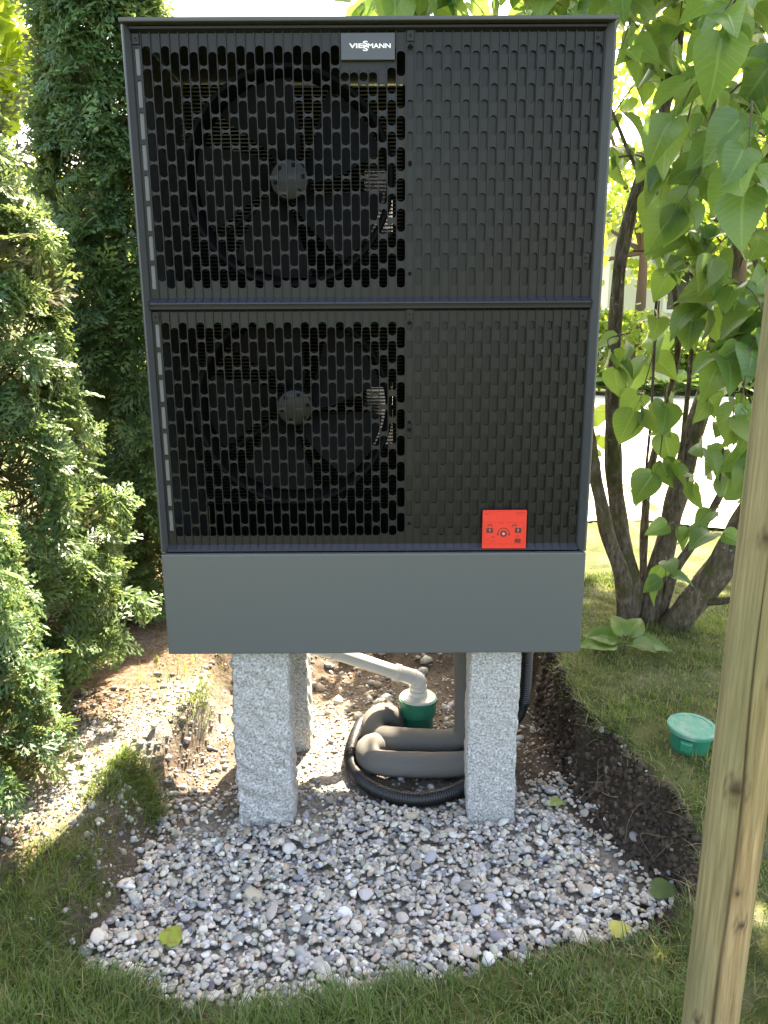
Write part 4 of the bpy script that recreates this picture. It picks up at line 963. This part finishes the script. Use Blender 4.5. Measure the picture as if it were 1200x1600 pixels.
# broad-leaved lilac sucker on the bank, fallen leaves
sb = atz(972, 1018, .235); sb.z = gz1(sb.x, sb.y)
su = empty('lilac_sucker', sb, 'low lilac sucker with five broad leaves growing in the grass', 'plant')
mb = MB(); mb.add(*tube([(0, 0, -.02), (.01, 0, .03), (.02, .01, .06)], [.003, .0025, .0015], 6)); mb.obj('stem', twig_m, su)
for a_, l_, e_ in ((190, .125, .12), (165, .11, .35), (60, .10, .55), (-25, .115, .1), (-70, .10, .2), (100, .09, .8)):
    o = bpy.data.objects.new('leaf', LM[random.randrange(10)]); link(o, su)
    d_ = Vector((math.cos(R(a_)), math.sin(R(a_))*.6, e_)).normalized(); o.matrix_local = lmat(Vector((.01, 0, .035))+d_*l_*.42, d_, Vector((0, -.35, 1)), l_)
def fallen(px, py, name, label, size, rz, stops, zup=.0):
    p_ = atz(px, py, .01); i_, j_ = int((p_.x-HX0)/HS), int((p_.y-HY0)/HS)
    z_ = float(HM[i_-4:i_+5, j_-4:j_+5].max())+.004+zup
    m_ = leafmat(name+'_surface', stops, (.5,.55,.08), .3, .45, .4); b_ = bsdf(m_); f_ = noise(m_, coords(m_), 3, 3)
    c_ = ramp(m_, f_, stops); L(m_, c_, b_.inputs['Base Color'])
    V_, F_, Cv = LT[random.randrange(10)]; me = nmesh(name, V_*np.array([1, 1, .35]), [F_], True); o = obj(name, me, m_)
    o.matrix_world = lmat((p_.x, p_.y, z_), Vector((math.cos(R(rz)), math.sin(R(rz)), .12)), Vector((.15, -.3, 1)), size); tag(o, label, 'leaf', 'fallen leaves')
fallen(262, 1482, 'fallen_leaf', 'yellowing leaf with brown tip lying on pale gravel near the lawn', .062, 75, [(.35, (.22,.12,.03)), (.5, (.28,.33,.05)), (.7, (.25,.36,.06))])
fallen(1020, 1393, 'fallen_leaf', 'dark green leaf lying on gravel below the dug bank', .075, -25, [(.3, (.05,.10,.03)), (.7, (.09,.15,.05))])
fallen(862, 1256, 'fallen_leaf', 'small pale green leaf on bare soil beside the speckled post', .042, -20, [(.3, (.16,.24,.07)), (.7, (.24,.33,.10))])
fallen(955, 1474, 'fallen_leaf', 'yellow leaf at the gravel edge by the timber post', .05, 10, [(.3, (.35,.30,.05)), (.7, (.42,.40,.10))], .012)

# roots hanging out of the cut bank
rt = mat('root_skin', (.20,.14,.09), .85, 0, .2)
for pts, r0, lab in (([(990,1226),(930,1222),(885,1228),(858,1232)], .0035, 'long pale root reaching from the cut bank towards the speckled post'),
                     ([(1000,1238),(960,1245),(925,1232),(905,1250)], .0025, 'forked pale root below the long one in the cut bank'),
                     ([(1005,1235),(985,1250),(965,1262)], .0022, 'short pale root drooping from the cut bank'),
                     ([(870,1158),(845,1168),(816,1180)], .0040, 'brown root crossing the pit behind the speckled post'),
                     ([(895,1145),(903,1175),(900,1200)], .0016, 'hair thin root hanging straight down the cut bank'),
                     ([(1085,1410),(1050,1400),(1030,1378)], .0022, 'thin pale root at the pit corner by the timber post')):
    pp = []
    for i, (a_, b_) in enumerate(pts):
        q_ = None
        for zz in np.arange(.30, -.05, -.004):
            c_ = atz(a_, b_, zz)
            if c_.z <= gz1(c_.x, c_.y)+.012: q_ = c_; break
        pp.append(q_ or atz(a_, b_, .02))
    pp[0] = pp[0]+Vector((.03, .02, -.01)); o_ = pp[0].copy()
    mb = MB(); mb.add(*tube(loc(catmull(pp, .012), o_), lambda t, s: r0*(1-.6*t)+.0004*math.sin(s*90), 6)); o = mb.obj('root', rt, None, smooth='all'); o.location = o_; tag(o, lab, 'root', 'roots in the cut bank')

for i in range(9):
    t_ = rng.random(); k_ = 12+int(t_*4); A_, B_ = PP[k_], PP[k_+1]; u_ = rng.random(); bx0, by0 = A_[0]+(B_[0]-A_[0])*u_, A_[1]+(B_[1]-A_[1])*u_
    x_, y_ = bx0+.045, by0+.01; z_ = gz1(x_, y_); L_ = .05+.09*rng.random(); sw = rng.normal(0, .03, 3)
    p3 = [Vector((x_+.03, y_, z_-.02)), Vector((x_-.015, y_-.01, z_-.01)), Vector((x_-.045+sw[0]*.3, y_-.02+sw[1], z_-L_*.5)), Vector((x_-.06+sw[1]*.4, y_-.03+sw[2], max(z_-L_, .02)))]
    mb = MB(); mb.add(*tube(loc(catmull(p3, .012), p3[0]), lambda t, s: .0008*(1-.5*t), 5)); o = mb.obj('root', rt, None, smooth='all'); o.location = p3[0]; tag(o, 'one of the hair thin roots dangling from the dark cut bank', 'root', 'hair roots in the cut bank')
# ------------------------------------------------------------------ background planting
def leafq(r, lobed=False):
    if lobed:
        a = np.array([-90,-50,-20,10,35,62,90,118,145,170,200,230])*math.pi/180; rr = np.array([.12,.42,.30,.55,.33,.62,.34*2.2,.62,.33,.55,.30,.42])
        V = np.stack([rr*np.cos(a), rr*np.sin(a)+.25, .08*np.abs(np.cos(a))-.1*rr**2], 1); return V
    a = np.linspace(0, 2*np.pi, 7)[:-1]; V = np.stack([.32*np.cos(a), .5+.5*np.sin(a), .10*np.abs(np.cos(a))-.12*(.5+.5*np.sin(a))**2], 1); return V
def crown(r, n_, fn, size, lobed, dark, light):
    T = leafq(r, lobed); P = fn(n_, r); n_ = len(P); D = r.normal(0, 1, (n_, 3))+np.array([0, 0, -.5]); U = r.normal(0, .7, (n_, 3))+np.array([0, 0, 1.2])
    Fm = frames(D, U); sc = size*(.6+.8*r.random(n_)); V = (np.einsum('nij,vj->nvi', Fm, T)*sc[:, None, None]+P[:, None]).reshape(-1, 3); k = len(T)
    t = r.random((n_, 1)); cl_ = (np.array(dark)*(1-t)+np.array(light)*t); return V, np.arange(n_*k).reshape(-1, k), np.repeat(cl_, k, 0)
bgm = leafmat('background_leaf', [(0, (.06,.12,.03))], (.55,.70,.08), .5, .5, .3, useattr=True)
def lumps(blobs, fill=.55):
    def f_(n_, r):
        w_ = np.array([b[3]**2 for b in blobs]); k = r.choice(len(blobs), n_, p=w_/w_.sum()); B_ = np.array(blobs)
        d_ = r.normal(0, 1, (n_, 3)); d_ /= np.linalg.norm(d_, axis=1, keepdims=True); rad = B_[k, 3]*(fill+(1-fill)*r.random(n_))*(1+.25*vnoise(d_[:, 0]*3+k*7, d_[:, 1]*3, d_[:, 2]*3))
        return B_[k, :3]+d_*rad[:, None]*np.array([1, 1, .85])
    return f_
def tree(name, label, cat, loc_, trunk, blobs, n_, size, seed, lobed=False, dark=(.04,.085,.02), light=(.10,.17,.035), group=None, fill=.45):
    r = np.random.default_rng(seed); o = empty(name, loc_, label, cat, group); mb = MB(); tp = Vector((0, 0, trunk[0]))
    mb.add(*tube(catmull([Vector((0, 0, -.1)), tp*.5+Vector((.03, .02, 0)), tp], .25), lambda t, s: trunk[1]*(1-.6*t), 10)); mb.obj('trunk', bark, o, smooth='all')
    for b in blobs:
        c_ = Vector(b[:3]); m2 = MB(); m2.add(*tube(catmull([tp*.75, (tp*.75+c_)/2+Vector((0, 0, .08*b[3])), c_], .2), lambda t, s: trunk[1]*.35*(1-.75*t)+.004, 6)); m2.obj('limb', bark, o, smooth='all')
    V, Q, Cc = crown(r, n_, lumps(blobs, fill), size, lobed, dark, light); f_ = obj('crown', nmesh('crown', V, [Q], False, Cc), bgm, o); f_['kind'] = 'stuff'; return o
rr0 = random.Random(5)
def blobset(n_, rx_, ry_, z0_, z1_, r0_, r1_): return [(rr0.uniform(-rx_, rx_), rr0.uniform(-ry_, ry_), rr0.uniform(z0_, z1_), rr0.uniform(r0_, r1_)) for _ in range(n_)]
tree('maple_tree', 'yellow green backlit maple tree behind the thuja hedge', 'tree', (-4.6, 8.2, GL), (2.6, .12), blobset(14, 1.7, 1.3, 2.2, 5.6, .5, .8), 4600, .15, 41, True, (.10,.15,.025), (.18,.24,.045))
tree('garden_tree', 'tall leafy tree beyond the driveway behind the lilac', 'tree', (6.4, 15.5, GL), (3.2, .16), blobset(13, 2.2, 1.6, 2.2, 7.0, .8, 1.2), 3200, .17, 42, False, (.06,.12,.02), (.13,.2,.035))
tree('garden_tree', 'slim bright green tree behind the heat pump, left of the lilac stems', 'tree', (3.9, 13.0, GL), (2.6, .11), blobset(9, 1.2, 1.0, 1.5, 5.0, .5, .8), 2300, .13, 43, False, (.07,.13,.02), (.15,.22,.04))
tree('garden_tree', 'unseen spreading tree added over the driveway so its crown shades the bank', 'tree', (3.3, 5.9, GL), (3.4, .10), [(-1.9+1.7*rr0.random(), -1.2+1.5*rr0.random(), 3.4+1.3*rr0.random(), .35+.3*rr0.random()) for _ in range(15)], 5200, .12, 44, False, (.05,.11,.02), (.11,.18,.035))  # added tree out of view, crown placed to shade the bank
tree('dapple_bush', 'unseen leafy bush added behind the heat pump to dapple the soil beneath it', 'bush', (.62, 4.45, GL), (1.5, .03), [(rr0.uniform(-.5, .35), rr0.uniform(-.35, .35), rr0.uniform(.5, 2.2), rr0.uniform(.22, .34)) for _ in range(12)], 800, .10, 45, False, (.05,.11,.02), (.11,.18,.035))  # added bush hidden by the unit, breaks up the sun underneath
for i, (x_, y_, h_, nm, lab, sz) in enumerate(((3.0, 11.9, .9, 'border_shrub', 'rounded green shrub across the driveway next to the heat pump edge', .10), (4.2, 12.2, .75, 'border_shrub', 'low pale green shrub in the bed behind the driveway', .09), (5.3, 12.0, .95, 'border_shrub', 'bushy border shrub behind the hostas across the driveway', .11), (6.5, 12.3, .8, 'border_shrub', 'border shrub by the house across the driveway', .10), (1.9, 12.2, 1.0, 'border_shrub', 'border shrub concealed behind the heat pump across the driveway', .10))):
    tree(nm, lab, 'shrub', (x_, y_, GL), (h_*.5, .03), [(rr0.uniform(-.5, .5), rr0.uniform(-.3, .3), rr0.uniform(.2, h_), rr0.uniform(.25, .42)) for _ in range(7)], 1500, sz, 60+i, False, (.05,.10,.02), (.12,.18,.04), 'shrubs across the driveway')
hm = leafmat('hosta_leaf', [(0, (.06,.12,.04)), (1, (.12,.2,.07))], (.35,.5,.1), .3, .4, .45)
V_, F_, Cv = LT[0]; hme = nmesh('hosta_leaf', V_*np.array([1.0, 1, 1.2]), [F_], True); hme.materials.append(hm)
for i, (x_, y_) in enumerate(((3.25, 11.45), (3.95, 11.35), (4.6, 11.5), (5.35, 11.4), (5.9, 11.3))):
    h_ = empty('hosta_plant', (x_, y_, GL), ['hosta clump at the heat pump end of the row along the driveway', 'second broad leaved hosta clump along the far driveway edge from the heat pump', 'middle one of five hosta clumps along the far driveway edge', 'fourth hosta clump along the far driveway edge from the heat pump', 'hosta clump at the house end of the row along the driveway'][i], 'plant', 'hostas along the driveway')
    for k in range(22):
        a_ = k*2.4+i; e_ = .25+.9*(k/22); o = bpy.data.objects.new('leaf', hme); link(o, h_); d_ = Vector((math.cos(a_), math.sin(a_), e_)).normalized()
        o.matrix_local = lmat(d_*(.16+.1*random.random()), d_, Vector((0, 0, 1)), .26+.08*random.random())

# house glimpsed through the leaves
ho_ = empty('house', (9.2, 19, GL), 'pale rendered house with grey roof glimpsed through the lilac leaves', 'house')
wm = grain('pale_render', (.62,.60,.50), .9, .06, 5, spec=.2, bs=.2); rm = grain('roof_tile', (.20,.19,.19), .8, .2, 12, bs=.3)
gl = mat('window_glass', (.03,.035,.04), .08, 0, .8); fr_ = mat('window_frame', (.7,.7,.68), .5)
hw_, hd_, hh1, hh2 = 4.2, 4.5, 3.0, 6.2
MB().prism([(-hw_, 0), (hw_, 0), (hw_, hh1), (0, hh2), (-hw_, hh1)], 'y', 0, hd_*2).obj('wall', wm, ho_)
for sg in (-1, 1):
    sl_ = (hh2-hh1)/hw_; MB().prism([(sg*.0, hh2+.03), (sg*(hw_+.5), hh1-.5*sl_+.03), (sg*(hw_+.5), hh1-.5*sl_+.19), (sg*.0, hh2+.21)], 'y', -.45, hd_*2+.45).obj('roof', rm, ho_)
for xw, zw in ((-2.4, 1.0), (.1, 1.0), (2.3, 1.0), (-.8, 3.5)):
    w_ = bpy.data.objects.new('window', None); link(w_, ho_)
    MB().box(xw-.5, xw+.5, -.03, -.005, zw, zw+1.2).obj('pane', gl, w_)
    fm_ = MB(); fm_.box(xw-.58, xw-.5, -.06, -.003, zw-.08, zw+1.28); fm_.box(xw+.5, xw+.58, -.06, -.003, zw-.08, zw+1.28); fm_.box(xw-.5, xw+.5, -.06, -.003, zw+1.2, zw+1.28); fm_.box(xw-.5, xw+.5, -.06, -.003, zw-.08, zw); fm_.box(xw-.03, xw+.03, -.055, -.031, zw, zw+1.2)
    fm_.obj('frame', fr_, w_)
